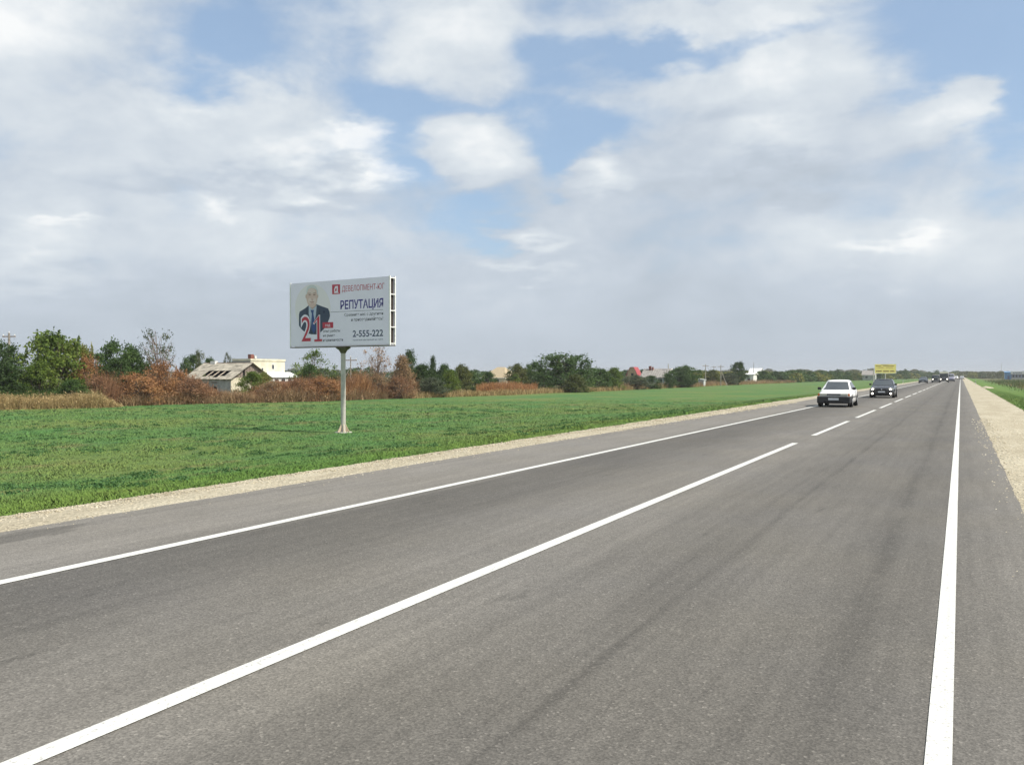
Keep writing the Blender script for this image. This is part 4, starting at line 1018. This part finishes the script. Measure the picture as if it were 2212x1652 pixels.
# print: photo of the board (zoomed) -> metres on the panel
def PU(x, y):
    s = (x - 110) / 1850.; t = 1260 * s / (1150 * (1 - s) + 1260 * s)
    yb = 1440 + (1395 - 1440) * s; yt = 290 + (135 - 290) * s
    return SH - W2 + t * (2 * W2 - .05), PZ0 + (yb - y) / (yb - yt) * (PZ1 - PZ0)
def flat(name, col, polys, layer, parent=None, rough=.5):
    m = col if not isinstance(col, tuple) else mat('print_' + name, col, rough, var=0)
    mb = MB(); y = -.0215 - .0015 * layer
    for p in polys: mb.add([(a, y, b) for a, b in p], [tuple(range(len(p)))])
    return mb.build(name, m, parent or poster, fix=False)
def pp(*pts): return [PU(x, y) for x, y in pts]
def ell(cx, cy, rx, ry, n=40, a0=0, a1=360): return [PU(cx + rx * math.cos(rad(a0 + (a1 - a0) * i / n)), cy - ry * math.sin(rad(a0 + (a1 - a0) * i / n))) for i in range(n + (a1 - a0 < 360))]
def lettering(txt, x0, x1, zlo, zhi, layer, m, bold=0., parent=None, ref=None, name='lettering', fwd=None):
    """text as flat print fitted to the box (metres); ref = characters whose height fills zlo..zhi"""
    cu = bpy.data.curves.new('txt', 'FONT'); cu.body = txt; cu.size = 1; cu.offset = bold; cu.resolution_u = 4
    o = bpy.data.objects.new('txt', cu); COL.objects.link(o)
    bpy.context.view_layer.update()
    dg = bpy.context.evaluated_depsgraph_get(); me = bpy.data.meshes.new_from_object(o.evaluated_get(dg))
    n = len(me.vertices); co = np.empty(n * 3, np.float32); me.vertices.foreach_get('co', co); co = co.reshape(-1, 3)
    lo, hi = co.min(0), co.max(0); cap = .69 if ref is None else ref
    c2 = np.empty_like(co)
    c2[:, 0] = x0 + (co[:, 0] - lo[0]) / (hi[0] - lo[0]) * (x1 - x0)
    c2[:, 2] = zlo + co[:, 1] / cap * (zhi - zlo); c2[:, 1] = -.0215 - .0015 * layer if fwd is None else fwd
    me.vertices.foreach_set('co', c2.ravel()); me.materials.clear(); me.materials.append(m); me.update()
    bpy.data.objects.remove(o, do_unlink=True)
    me.name = name
    return link(bpy.data.objects.new(name, me), parent or poster)
def line_txt(txt, xa, xb, yt, yb, layer, m, bold=0, ref=.69):
    """box given in zoomed photo px at its middle"""
    xm = (xa + xb) / 2; lettering(txt, PU(xa, yb)[0], PU(xb, yb)[0], PU(xm, yb)[1], PU(xm, yt)[1], layer, m, bold, ref=ref)
C_RED = mat('print_red', (.50, .035, .07), .5, var=0); C_NAVY = mat('print_navy', (.035, .02, .24), .5, var=0)
C_INK = mat('print_ink', (.045, .05, .075), .5, var=0); C_SLATE = mat('print_slate', (.065, .085, .16), .5, var=0); C_WH = mat('print_white', (.84, .80, .92), .5, var=0)
flat('portrait_disc', (.85, .80, .84), [ell(530, 735, 330, 440, 48)], 0)
# suit clipped by the disc
suit = pp((455, 682), (380, 742), (285, 800), (272, 850), (270, 1000), (272, 1055), (300, 1100), (350, 1150), (440, 1200), (500, 1214), (600, 1216), (680, 1170), (745, 1105), (800, 1010), (835, 930), (850, 875), (842, 800), (815, 738), (700, 700), (600, 662))
flat('suit', (.045, .065, .115), [suit], 1)
flat('suit_shade', (.03, .045, .085), [pp((455, 690), (425, 745), (440, 860), (505, 1130), (530, 1214), (500, 1214), (395, 900), (410, 740)), pp((600, 680), (640, 760), (620, 880), (560, 1150), (545, 1214), (570, 1214), (665, 900), (670, 750))], 2)
flat('shirt', (.46, .53, .66), [pp((455, 690), (475, 660), (590, 655), (602, 690), (590, 840), (552, 1060), (535, 1140), (505, 1060), (455, 840))], 3)
flat('tie', (.035, .075, .24), [pp((488, 768), (552, 766), (540, 835), (575, 1010), (590, 1120), (545, 1200), (508, 1120), (500, 1000), (512, 838))], 4)
flat('neck', (.50, .34, .29), [pp((462, 640), (590, 630), (596, 690), (522, 758), (468, 700))], 4)
flat('ear', (.60, .42, .37), [ell(412, 520, 16, 42, 14)], 4)
flat('ear', bpy.data.materials['print_ear'], [ell(618, 505, 14, 42, 14)], 4)
flat('face', (.68, .50, .45), [ell(515, 520, 104, 205, 30)], 5)
flat('cheek', (.74, .60, .56), [ell(478, 600, 34, 55, 14), ell(565, 596, 30, 55, 14), ell(505, 420, 75, 50, 18)], 6)
flat('hair', (.66, .68, .70), [pp((418, 500), (412, 420), (430, 350), (480, 312), (545, 310), (600, 345), (628, 420), (622, 510), (608, 470), (600, 400), (560, 372), (500, 362), (450, 385), (432, 440))], 7)
flat('eyes', (.20, .12, .10), [pp((455, 490), (492, 484), (494, 498), (457, 502)), pp((540, 484), (582, 482), (582, 496), (542, 498)), pp((450, 462), (495, 456), (495, 464), (450, 470)), pp((538, 456), (588, 454), (588, 462), (538, 464))], 7)
flat('nose_mouth', (.42, .22, .19), [pp((505, 568), (518, 575), (532, 568), (532, 580), (505, 580)), pp((472, 612), (515, 620), (560, 610), (556, 624), (515, 634), (476, 624))], 7)
flat('pocket', (.02, .03, .07), [ell(738, 802, 20, 24, 12)], 2)
flat('logo_square', C_RED, [pp((890, 300), (1040, 293), (1040, 468), (892, 478))], 1)
flat('logo_letter', C_WH, [pp((945, 330), (1000, 322), (1000, 440), (1012, 440), (1012, 452), (925, 456), (925, 444), (935, 440), (925, 400))], 2)
flat('logo_counter', C_RED, [pp((958, 365), (975, 360), (975, 415), (940, 418))], 3)
line_txt('ДЕВЕЛОПМЕНТ-ЮГ', 1075, 1872, 298, 398, 1, C_RED, 0)
line_txt('РЕПУТАЦИЯ', 1045, 1852, 578, 728, 1, C_NAVY, .022)
flat('rule', C_INK, [pp((860, 803), (1850, 752), (1850, 758), (860, 809))], 1)
line_txt('Сравните нас с другими', 1120, 1848, 812, 862, 1, C_INK, .004)
line_txt('и присоединяйтесь!', 1245, 1848, 900, 955, 1, C_INK, .004)
line_txt('2-555-222', 1275, 1848, 1135, 1250, 1, C_SLATE, .02)
line_txt('проектная декларация на сайте', 1280, 1845, 1296, 1322, 1, C_SLATE, 0)
line_txt('2', 304, 506, 866, 1356, 8, C_WH, .05, ref=.72)
line_txt('2', 322, 494, 884, 1344, 9, C_RED, .0, ref=.70)
flat('numeral_outline', C_WH, [pp((642, 858), (668, 856), (670, 1290), (714, 1286), (714, 1352), (550, 1360), (550, 1298), (604, 1294), (602, 975), (556, 1036), (534, 1012))], 8)
flat('numeral', C_RED, [pp((640, 872), (656, 870), (658, 1302), (704, 1300), (704, 1342), (560, 1349), (560, 1308), (614, 1304), (612, 945), (558, 1018), (545, 1006))], 9)
flat('tab', C_RED, [pp((712, 995), (910, 988), (910, 1094), (714, 1100))], 5)
line_txt('год', 765, 855, 1018, 1070, 6, C_WH, .01)
line_txt('опыт работы', 722, 1038, 1125, 1172, 2, C_INK, .004)
line_txt('на рынке', 722, 942, 1208, 1255, 2, C_INK, .004)
line_txt('недвижимости', 722, 1092, 1290, 1338, 2, C_INK, .004)

# the yellow board further along
ZY = 291; YX, YY = at(1912.5, ZY); gY = gz(YX)
yb_ = empty('billboard', (YX, YY, gY), rad(16), 'yellow billboard with dark lettering lines standing far away beside the road', 'billboard')
y0_, y1_ = hgt(805.2, ZY) - gY, hgt(786, ZY) - gY; hw = 3.3
M_YEL = mat('yellow_poster', (.84, .72, .20), .6, var=.08)
mb = MB(); mb.box(-hw, hw, -.03, .03, y0_, y1_); py_ = mb.build('poster', M_YEL, yb_)
mb = MB(); mb.box(-hw, hw, .28, .34, y0_, y1_); mb.build('back_poster', M_YEL, yb_)
mb = MB(); mb.box(-hw - .03, hw + .03, -.05, .36, y0_ - .12, y0_ - .002); mb.box(-hw - .12, -hw - .002, -.05, .36, y0_ - .002, y1_ + .1); mb.box(hw + .002, hw + .12, -.05, .36, y0_ - .002, y1_ + .1)
mb.build('frame', M_FRAME, yb_)
mb = MB(); mb.tube((0, .15, 0), (0, .15, y0_ - .12), .2, .18, 12); mb.build('pole', M_PIPE, yb_)
C_BR = mat('brown_print', (.16, .08, .03), .6, var=0); C_OR = mat('orange_print', (.36, .20, .04), .6, var=0)
def marks(rows_, m):
    for zz, hh, segs in rows_:
        mb = MB()
        for a, b in segs:
            x = a
            while x < b: q = min(b, x + R.uniform(.2, .34)); mb.box(x, q - .07, -.04, -.032, y0_ + zz, y0_ + zz + hh); x = q
        mb.build('print_line', m, py_)
marks([(2.7, .14, [(-1.4, 1.0)]), (2.28, .25, [(-3.0, -1.3), (-.7, 2.8)]), (.42, .42, [(-2.9, -1.1), (-.7, 1.2), (1.5, 2.9)])], C_BR)
marks([(1.75, .2, [(-2.4, -.6), (.2, 2.4)])], C_OR)

# ================================================================== VEHICLES
M_TYRE = mat('tyre_rubber', (.018, .018, .018), .85, var=.1)
M_RIM = mat('wheel_rim', (.32, .33, .34), .35, .7, var=.1)
M_BLK = mat('black_plastic', (.022, .022, .024), .6, var=.1)
M_GLASS = mat('car_glass', (.07, .08, .085), .06, var=0, spec=.7)
M_LENS = mat('lamp_lens', (.50, .50, .42), .15, var=0, spec=.6)
M_AMBER = mat('amber_lens', (.60, .16, .03), .25, var=0)
M_PLATE = mat('plate', (.66, .68, .70), .4, var=.05)
M_LIT = mat('lit_lamp', (1, .95, .85), .3, var=0, emit=(1, .93, .82), estr=3.5)
M_CHROME = mat('chrome', (.55, .56, .57), .2, .9, var=0)
def loft(mb, secs, close=True):
    n = len(secs[0]); vs = [p for s in secs for p in s]
    fs = [(i * n + j, i * n + j + 1, (i + 1) * n + j + 1, (i + 1) * n + j) for i in range(len(secs) - 1) for j in range(n - 1)]
    fs += [(i * n + n - 1, i * n, (i + 1) * n, (i + 1) * n + n - 1) for i in range(len(secs) - 1)]
    mb.add(vs, fs, True); mb.add(secs[0], [tuple(range(n))]); mb.add(secs[-1], [tuple(range(n - 1, -1, -1))])
def lerp(a, b, t): return a + (b - a) * t
def make_car(name, label, cat, X, Y, rz, paintm, st, cab, wheels, wr, group=None, scale=1.0, front='old', bumper=True, lit=False, mirrors=True, plate_z=.45, half=.82):
    """st: stations (y, z low, z high, half width); cab: (y base front, y top front, y top rear, y base rear, z roof, half width base, half width roof, z belt)"""
    g0 = .008
    c = empty(name, (X, Y, g0), rz, label, cat, group)
    if scale != 1: c.scale = (scale,) * 3
    secs = []
    for y, zl, zh, hwid in st:
        h = zh - zl
        secs.append([(-hwid * .90, y, zl), (-hwid * .985, y, zl + h * .18), (-hwid, y, zl + h * .45), (-hwid * .985, y, zl + h * .78), (-hwid * .93, y, zl + h * .93), (-hwid * .82, y, zh - .01), (-hwid * .4, y, zh + .012),
                     (hwid * .4, y, zh + .012), (hwid * .82, y, zh - .01), (hwid * .93, y, zl + h * .93), (hwid * .985, y, zl + h * .78), (hwid, y, zl + h * .45), (hwid * .985, y, zl + h * .18), (hwid * .90, y, zl)])
    mb = MB(); loft(mb, secs); body = mb.build('body', paintm, c)
    yb0, yt0, yt1, yb1, zr, hb, ht, zb = cab
    def ring(y, hx, z, cr=.0): return [(-hx, y, z), (-hx * .5, y - cr, z), (hx * .5, y - cr, z), (hx, y, z)]
    mb = MB()
    lo = ring(yb0, hb, zb - .06, .05) + [(hb, (yb0 + yb1) / 2, zb - .06)] + ring(yb1, hb, zb - .06, -.03)[::-1] + [(-hb, (yb0 + yb1) / 2, zb - .06)]
    hi = ring(yt0, ht, zr - .06, .06) + [(ht + .01, (yt0 + yt1) / 2, zr - .045)] + ring(yt1, ht, zr - .06, -.04)[::-1] + [(-ht - .01, (yt0 + yt1) / 2, zr - .045)]
    tp = [(x * .88, lerp(y, (yt0 + yt1) / 2, .10), zr - .008) for x, y, z in hi]; tt = [(x * .45, lerp(y, (yt0 + yt1) / 2, .4), zr + .008) for x, y, z in hi]
    loft(mb, [lo, hi, tp, tt]); mb.build('cabin', paintm, c)
    def pane(nm, a, b_, c_, d, off, m=M_GLASS, th=.006):
        a, b_, c_, d = map(Vector, (a, b_, c_, d)); off = Vector(off)
        q = MB(); q.add([a, b_, c_, d] + [v + off for v in (a, b_, c_, d)], [(0, 1, 2, 3), (7, 6, 5, 4), (0, 4, 5, 1), (1, 5, 6, 2), (2, 6, 7, 3), (3, 7, 4, 0)]); return q.build(nm, m, c)
    # windscreen as a curved pane in three facets
    t0, t1 = .10, .93
    def fpt(x_, t): return (lerp(hb, ht, t) * x_, lerp(yb0 - (.05 if abs(x_) < .6 else 0), yt0 - (.06 if abs(x_) < .6 else 0), t) - .012, lerp(zb - .06, zr - .06, t))
    q = MB(); xs = (-.91, -.5, .5, .91); vs = [fpt(x, t0) for x in xs] + [fpt(x, t1) for x in xs]
    q.add(vs, [(0, 1, 5, 4), (1, 2, 6, 5), (2, 3, 7, 6)], True); q.build('windscreen', M_GLASS, c, fix=False)
    def rpt(x_, t): return (lerp(hb, ht, t) * x_, lerp(yb1, yt1, t) + .045, lerp(zb - .06, zr - .06, t))
    q = MB(); q.add([rpt(-.85, .3), rpt(.85, .3), rpt(.85, .92), rpt(-.85, .92)], [(0, 3, 2, 1)]); q.build('rear_window', M_GLASS, c, fix=False)
    for sx in (-1, 1):
        def spt(f, t): return (sx * (lerp(hb, ht, t) + .012 + .006), lerp(lerp(yb0, yt0, t), lerp(yb1, yt1, t), f), lerp(zb - .06, zr - .06, t))
        for f0, f1 in ((.06, .47), (.51, .90)):
            q = MB(); q.add([spt(f0, .16), spt(f1, .16), spt(f1, .90), spt(f0 + (.02 if f0 < .1 else 0), .90)], [(0, 1, 2, 3) if sx > 0 else (3, 2, 1, 0)]); q.build('side_window', M_GLASS, c, fix=False)
        # door seams
        q = MB()
        for f in (.06, .5, .9):
            y = lerp(yb0, yb1, f); q.box(sx * half * 1.0 - .004 * (sx < 0) - (.002 if sx > 0 else 0), sx * half * 1.0 + .006, y, y + .012, .36, zb - .1)
        q.build('door_seam', M_BLK, c)
        if mirrors:
            q = MB(); ym = yb0 + .22; q.box(sx * (hb + .03) if sx > 0 else sx * (hb + .21), sx * (hb + .21) if sx > 0 else sx * (hb + .03), ym, ym + .09, zb - .02, zb + .12)
            q.build('mirror', M_BLK if front != 'van' else M_BLK, c, bevel=.02)
    for yw in wheels:
        for sx in (-1, 1):
            xo = sx * (half - .095)
            q = MB(); q.lathe([(wr * .72, -.1), (wr * .95, -.095), (wr, -.05), (wr, .05), (wr * .95, .095), (wr * .72, .1)], (xo, yw, wr), 20, 'x'); wh = q.build('wheel', M_TYRE, c)
            q = MB(); s0 = sx * .103; q.lathe([(wr * .66, 0), (wr * .6, .012 * sx), (wr * .2, .004 * sx), (wr * .14, .02 * sx)], (xo + s0, yw, wr), 14, 'x'); q.build('rim', M_RIM, wh)
            q = MB(); q.lathe([(wr * 1.19, 0), (wr * 1.19, .004 * sx)], (sx * (half + .002), yw, wr * 1.06), 20, 'x'); q.build('wheel_arch', M_BLK, c)
            q = MB(); q.lathe([(wr, 0), (wr, .012 * sx)], (sx * (half + .007), yw, wr), 20, 'x'); q.build('tyre_wall', M_TYRE, wh)
            q = MB(); q.lathe([(wr * .62, 0), (wr * .56, .010 * sx), (wr * .12, .004 * sx)], (sx * (half + .0195), yw, wr), 12, 'x'); q.build('hub_cap', M_RIM, wh)
    q = MB(); q.box(-half * .8, half * .8, wheels[0] + .3, wheels[1] - .3, .17, .3); q.build('underbody', M_BLK, c)
    return c
def fbox(c, nm, x0, x1, y, z0, z1, m, d=.03, bev=.0, dback=.08):
    q = MB(); q.box(x0, x1, y - d, y + dback, z0, z1); return q.build(nm, m, c, bevel=bev)
M_WCAR = mat('white_car_paint', (.88, .88, .87), .28, var=.02, coat=.5)
M_KCAR = mat('black_car_paint', (.012, .012, .014), .25, var=.0, coat=.7)
# --- white hatchback, nearest
X, Y = at(1811, 50.2)
ST_W = [(-1.98, .30, .62, .72), (-1.93, .22, .70, .78), (-1.80, .19, .74, .815), (-1.3, .18, .83, .83), (-.85, .18, .89, .835), (0, .18, .92, .84), (1.2, .18, .95, .835), (1.75, .20, .97, .80), (1.95, .28, .90, .74), (2.0, .38, .8, .70)]
CW = make_car('hatchback_car', 'white hatchback with black bumper driving towards the viewer, nearest car', 'car', X, Y, 0, M_WCAR, ST_W,
              (-1.0, -.12, 1.0, 1.85, 1.43, .765, .545, .92), (-1.22, 1.25), .29, 'cars on the road', 1.05, half=.84)
fbox(CW, 'bumper', -.83, .83, -2.0, .20, .57, M_BLK, .08, .05, .3)
for sx in (-1, 1):
    fbox(CW, 'bumper_corner', sx * .80 - .035, sx * .80 + .045, -1.95, .24, .57, M_BLK, .0, .02, .42)
    a, b = sorted((sx * .36, sx * .70)); fbox(CW, 'headlight', a, b, -1.965, .585, .72, M_LENS, .03, .015)
    a, b = sorted((sx * .705, sx * .80)); fbox(CW, 'indicator', a, b, -1.93, .585, .72, M_AMBER, .03, .01)
gr = fbox(CW, 'grille', -.345, .345, -1.97, .60, .715, M_BLK, .02)
for i in range(4): fbox(CW, 'grille_slat', -.33, .33, -1.992, .612 + .026 * i, .622 + .026 * i, M_RIM, .004, dback=.004)
pl = fbox(CW, 'number_plate', -.26, .26, -2.082, .37, .485, M_PLATE, .006, dback=.004)
fbox(CW, 'lower_intake', -.5, .5, -2.083, .235, .31, M_DARK, .003, dback=.002)
q = MB(); q.tube((-.38, -1.02, .985), (.05, -.88, 1.06), .008, .008, 4); q.build('wiper', M_BLK, CW)
for sx in (-1, 1):
    q = MB(); q.box(sx * .845 - .01, sx * .845 + .012, -1.5, 1.5, .5, .55); q.build('side_moulding', M_BLK, CW)
    q = MB(); q.box(sx * .845 - .01, sx * .845 + .014, .12, .26, .80, .83); q.build('door_handle', M_BLK, CW)
q = MB(); q.lathe([(.0, 0), (.16, .0), (.19, .1), (.12, .28), (.10, .34)], (-.32, .15, .72), 10); q.build('seat', M_BLK, CW)
# --- black sedan with lamps on
X, Y = at(1909, 69.5)
ST_K = [(-2.18, .28, .62, .66), (-2.12, .20, .72, .76), (-1.95, .17, .80, .84), (-1.4, .17, .90, .87), (-.95, .17, .96, .88), (0, .17, .99, .885), (1.3, .17, 1.02, .88), (2.0, .20, 1.04, .85), (2.22, .3, .98, .78), (2.28, .4, .8, .72)]
CK = make_car('sedan_car', 'black sedan with headlights and fog lamps lit, following the white hatchback', 'car', X, Y, 0, M_KCAR, ST_K,
              (-1.02, -.2, 1.0, 1.75, 1.46, .80, .62, .99), (-1.35, 1.35), .32, 'cars on the road', half=.885)
for sx in (-1, 1):
    a, b = sorted((sx * .48, sx * .82)); hl = fbox(CK, 'headlight', a, b, -2.12, .60, .75, M_LENS, .03, .03, .2)
    q = MB(); q.lathe([(.075, 0), (.05, -.02), (.01, -.025)], (0, 0, 0), 14, 'x'); o_ = q.build('lamp', M_LIT, hl); o_.rotation_euler = (0, 0, rad(90)); o_.location = (sx * .64, -2.155, .675)
    fg = fbox(CK, 'fog_lamp', sx * .66 - .09, sx * .66 + .09, -2.17, .27, .42, M_BLK, .03, .02)
    q = MB(); q.lathe([(.075, 0), (.05, -.02), (.01, -.025)], (0, 0, 0), 14, 'x'); o_ = q.build('lamp', M_LIT, fg); o_.rotation_euler = (0, 0, rad(90)); o_.location = (sx * .66, -2.205, .345)
M_LENSD = mat('dark_lens', (.16, .16, .17), .15, var=0)
fbox(CK, 'grille', -.36, .36, -2.175, .55, .70, M_BLK, .02, .02)
q = MB(); q.lathe([(.06, 0), (.05, -.01), (.01, -.012)], (0, 0, 0), 14, 'x'); o_ = q.build('badge', M_CHROME, CK); o_.rotation_euler = (0, 0, rad(90)); o_.location = (0, -2.205, .655)
fbox(CK, 'number_plate', -.26, .26, -2.21, .42, .53, M_PLATE, .004, dback=.004)
fbox(CK, 'lower_intake', -.48, .48, -2.17, .24, .37, M_DARK, .02, .02)
fbox(CK, 'front_lip', -.80, .80, -2.10, .16, .20, M_BLK, .04, .01)
# --- dark saloon on the far shoulder
M_DCAR = mat('dark_grey_paint', (.035, .045, .055), .3, var=0, coat=.5)
X, Y = at(1994.5, 190)
C3 = make_car('sedan_car', 'dark grey saloon on the far shoulder behind the black sedan', 'car', X, Y, 0, M_DCAR, ST_K,
              (-1.02, -.2, 1.0, 1.75, 1.40, .78, .58, .97), (-1.35, 1.35), .31, 'cars on the road', .98, half=.885)
for sx in (-1, 1):
    a, b = sorted((sx * .45, sx * .8)); fbox(C3, 'headlight', a, b, -2.12, .58, .72, M_LENS, .03)
fbox(C3, 'grille', -.36, .36, -2.175, .52, .68, M_BLK, .02); fbox(C3, 'number_plate', -.26, .26, -2.2, .36, .47, M_PLATE, .004)
# --- the off-road car with a pale roof
M_OLV = mat('dark_olive_paint', (.03, .035, .03), .4, var=0)
X, Y = at(2021.5, 202)
ST_J = [(-1.95, .42, .95, .72), (-1.9, .38, 1.0, .80), (-1.0, .38, 1.08, .84), (0, .38, 1.1, .84), (1.9, .38, 1.12, .84), (1.98, .45, 1.05, .82)]
C4 = make_car('offroad_car', 'dark boxy off-road car with a pale roof and one lit headlight, before the bus', 'car', X, Y, 0, M_OLV, ST_J,
              (-.78, -.62, 1.75, 1.88, 1.76, .80, .72, 1.10), (-1.2, 1.2), .38, 'cars on the road', half=.84)
q = MB(); q.box(-.74, .74, -.66, 1.8, 1.757, 1.83); q.build('roof', M_WHITE, C4, bevel=.03)
for sx in (-1, 1):
    hl = fbox(C4, 'headlight', sx * .56 - .11, sx * .56 + .11, -1.93, .66, .88, M_LENS, .03, .02)
    if sx < 0:
        q = MB(); q.lathe([(.10, 0), (.06, -.02), (.01, -.03)], (0, 0, 0), 12, 'x'); o_ = q.build('lamp', M_LIT, hl); o_.rotation_euler = (0, 0, rad(90)); o_.location = (sx * .56, -1.962, .77)
fbox(C4, 'grille', -.36, .36, -1.94, .6, .9, M_BLK, .02); fbox(C4, 'bumper', -.82, .82, -2.0, .42, .56, M_RIM, .06, .02)
# --- bus
X, Y = at(2039.5, 206)
bs = empty('bus', (X, Y, .008), 0, 'grey oncoming bus with a cream roof front and dark windscreen', 'bus', 'cars on the road')
bs.scale = (.92, .92, .92)
M_BUS = mat('grey_bus_paint', (.22, .22, .24), .45, var=.05)
mb = MB(); loft(mb, [[(-x, y, z0), (-x, y, 1.5), (-x * .97, y, z1 - .15), (-x * .8, y, z1), (x * .8, y, z1), (x * .97, y, z1 - .15), (x, y, 1.5), (x, y, z0)] for x, y, z0, z1 in ((.98, -3.4, .5, 2.60), (1.06, -3.25, .38, 2.75), (1.06, 3.4, .38, 2.75), (1.0, 3.5, .5, 2.6))]); mb.build('body', M_BUS, bs)
fbox(bs, 'roof_front', -.93, .93, -3.38, 2.30, 2.66, mat('cream_bus_paint', (.82, .80, .60), .5, var=0), .08, .04, .5)
fbox(bs, 'windscreen', -.92, .92, -3.42, 1.42, 2.26, M_GLASS, .03, .02, .1)
fbox(bs, 'bumper', -1.0, 1.0, -3.45, .40, .66, M_BLK, .08, .03, .2); fbox(bs, 'grille', -.4, .4, -3.42, .75, 1.05, M_BLK, .02)
for sx in (-1, 1):
    hl = fbox(bs, 'headlight', sx * .74 - .14, sx * .74 + .14, -3.42, .74, 1.0, M_LENS, .03)
    q = MB(); q.lathe([(.13, 0), (.06, -.02), (.01, -.03)], (0, 0, 0), 12, 'x'); o_ = q.build('lamp', M_LIT, hl); o_.rotation_euler = (0, 0, rad(90)); o_.location = (sx * .74, -3.452, .87)
    q = MB(); a, b = sorted((sx * 1.12, sx * 1.30)); q.box(a, b, -3.5, -3.4, 1.6, 2.1); q.build('mirror', M_BLK, bs)
    for i in range(5):
        q = MB(); a, b = sorted((sx * 1.05, sx * 1.085)); q.box(a, b, -2.7 + 1.2 * i, -1.65 + 1.2 * i, 1.45, 2.2); q.build('side_window', M_GLASS, bs)
    for yw in (-2.2, 2.0):
        q = MB(); q.lathe([(.30, -.12), (.42, -.1), (.42, .1), (.30, .12)], (sx * .96, yw, .42), 16, 'x'); wh = q.build('wheel', M_TYRE, bs)
# --- van behind the bus
M_LAV = mat('lavender_grey_paint', (.33, .33, .42), .4, var=0)
X, Y = at(2053.5, 232)
ST_V = [(-2.3, .35, .9, .78), (-2.25, .28, 1.05, .88), (-1.5, .25, 1.22, .93), (0, .25, 1.3, .95), (2.4, .25, 1.35, .95), (2.5, .35, 1.3, .9)]
C5 = make_car('van', 'lavender grey van partly hidden behind the oncoming bus', 'van', X, Y, 0, M_LAV, ST_V,
              (-1.75, -.95, 2.35, 2.45, 2.05, .90, .80, 1.28), (-1.5, 1.6), .34, 'cars on the road', half=.95)
for sx in (-1, 1): fbox(C5, 'headlight', sx * .62 - .16, sx * .62 + .16, -2.28, .62, .82, M_LENS, .03)
fbox(C5, 'bumper', -.88, .88, -2.3, .3, .52, M_BLK, .05)
# --- far oncoming white car and the car driving away
X, Y = at(2065.3, 372)
C6 = make_car('small_car', 'small far white car coming on behind the van', 'car', X, Y, 0, M_WCAR, ST_W, (-.92, -.18, 1.05, 1.85, 1.42, .755, .60, .98), (-1.22, 1.25), .29, 'cars on the road', half=.84)
for sx in (-1, 1): fbox(C6, 'headlight', sx * .58 - .14, sx * .58 + .14, -1.97, .56, .72, M_LIT, .03)
fbox(C6, 'bumper', -.83, .83, -2.0, .22, .5, M_BLK, .05)
X, Y = at(2077.8, 335)
C7 = make_car('small_car', 'far silver car driving away in the right lane, where the road meets the horizon', 'car', X, Y, math.pi, mat('silver_paint', (.55, .56, .57), .3, .3, var=0), ST_W, (-.92, -.18, 1.05, 1.85, 1.40, .755, .60, .98), (-1.22, 1.25), .29, 'cars on the road', half=.84)
for sx in (-1, 1): q = MB(); q.box(sx * .64 - .14, sx * .64 + .14, 1.96, 2.03, .66, .8); q.build('tail_lamp', mat('red_lens', (.4, .02, .02), .3, var=0) if sx < 0 else bpy.data.materials['red_lens'], C7)

# ================================================================== ROADSIDE POSTS, GRAVEL HEAP
def marker(px, z, h, label):
    X, Y = at(px, z); g0 = gz(X) if X < -11 or X > 3 else -.07
    p = empty('marker_post', (X, Y, g0), 0, label, 'post', 'white marker posts')
    mb = MB(); mb.prism([(-.07, -.1), (.07, -.1), (.06, h - .06), (.0, h), (-.06, h - .06)], -.04, .04); mb.build('post', M_WHITE, p)
    mb = MB(); mb.box(-.072, .072, -.045, .045, h - .32, h - .16); mb.build('black_band', M_BLK, p)
marker(1950.8, 205, 1.15, 'white marker post on the grass between the black sedan and the dark saloon')
marker(2004.5, 285, .95, 'white marker post right of the dark saloon')
marker(2107.6, 168, .8, 'white marker post at the right gravel edge')
mb = MB(); vs = []; X, Y = at(2130, 128); n = 14
for j in range(5):
    for i in range(n):
        a = 6.283 * i / n; r = (1 - j / 4.3); k = 1 + .25 * math.sin(3 * a + j)
        vs.append((r * k * 1.0 * math.cos(a), r * k * 2.6 * math.sin(a), .32 * (j / 4) ** .8 - .06))
mb.add(vs, [(j * n + i, j * n + (i + 1) % n, (j + 1) * n + (i + 1) % n, (j + 1) * n + i) for j in range(4) for i in range(n)], True)
mb.add([vs[4 * n + i] for i in range(n)], [tuple(range(n))])
tag(mb.build('gravel_heap', M_GRAV, None, (X, Y, gz(X))), 'low pale gravel heap on the grass right of the road', 'heap')
# ================================================================== HAZE
HAZE = 0.00028
hz = MB(); hz.box(-3100, 3100, -600, 3100, -2.2, 20)
hm = bpy.data.materials.new('haze'); hm.use_nodes = True; t = NT(hm.node_tree); t.n.clear()
ho = t.new('ShaderNodeOutputMaterial'); pv = t.new('ShaderNodeVolumePrincipled')
pv.inputs['Color'].default_value = (.86, .88, .91, 1); pv.inputs['Density'].default_value = HAZE; pv.inputs['Anisotropy'].default_value = .2
t.put(ho.inputs['Volume'], pv.outputs[0])
tag(hz.build('haze', hm), 'thin pale air haze over the plain', None, kind='stuff')
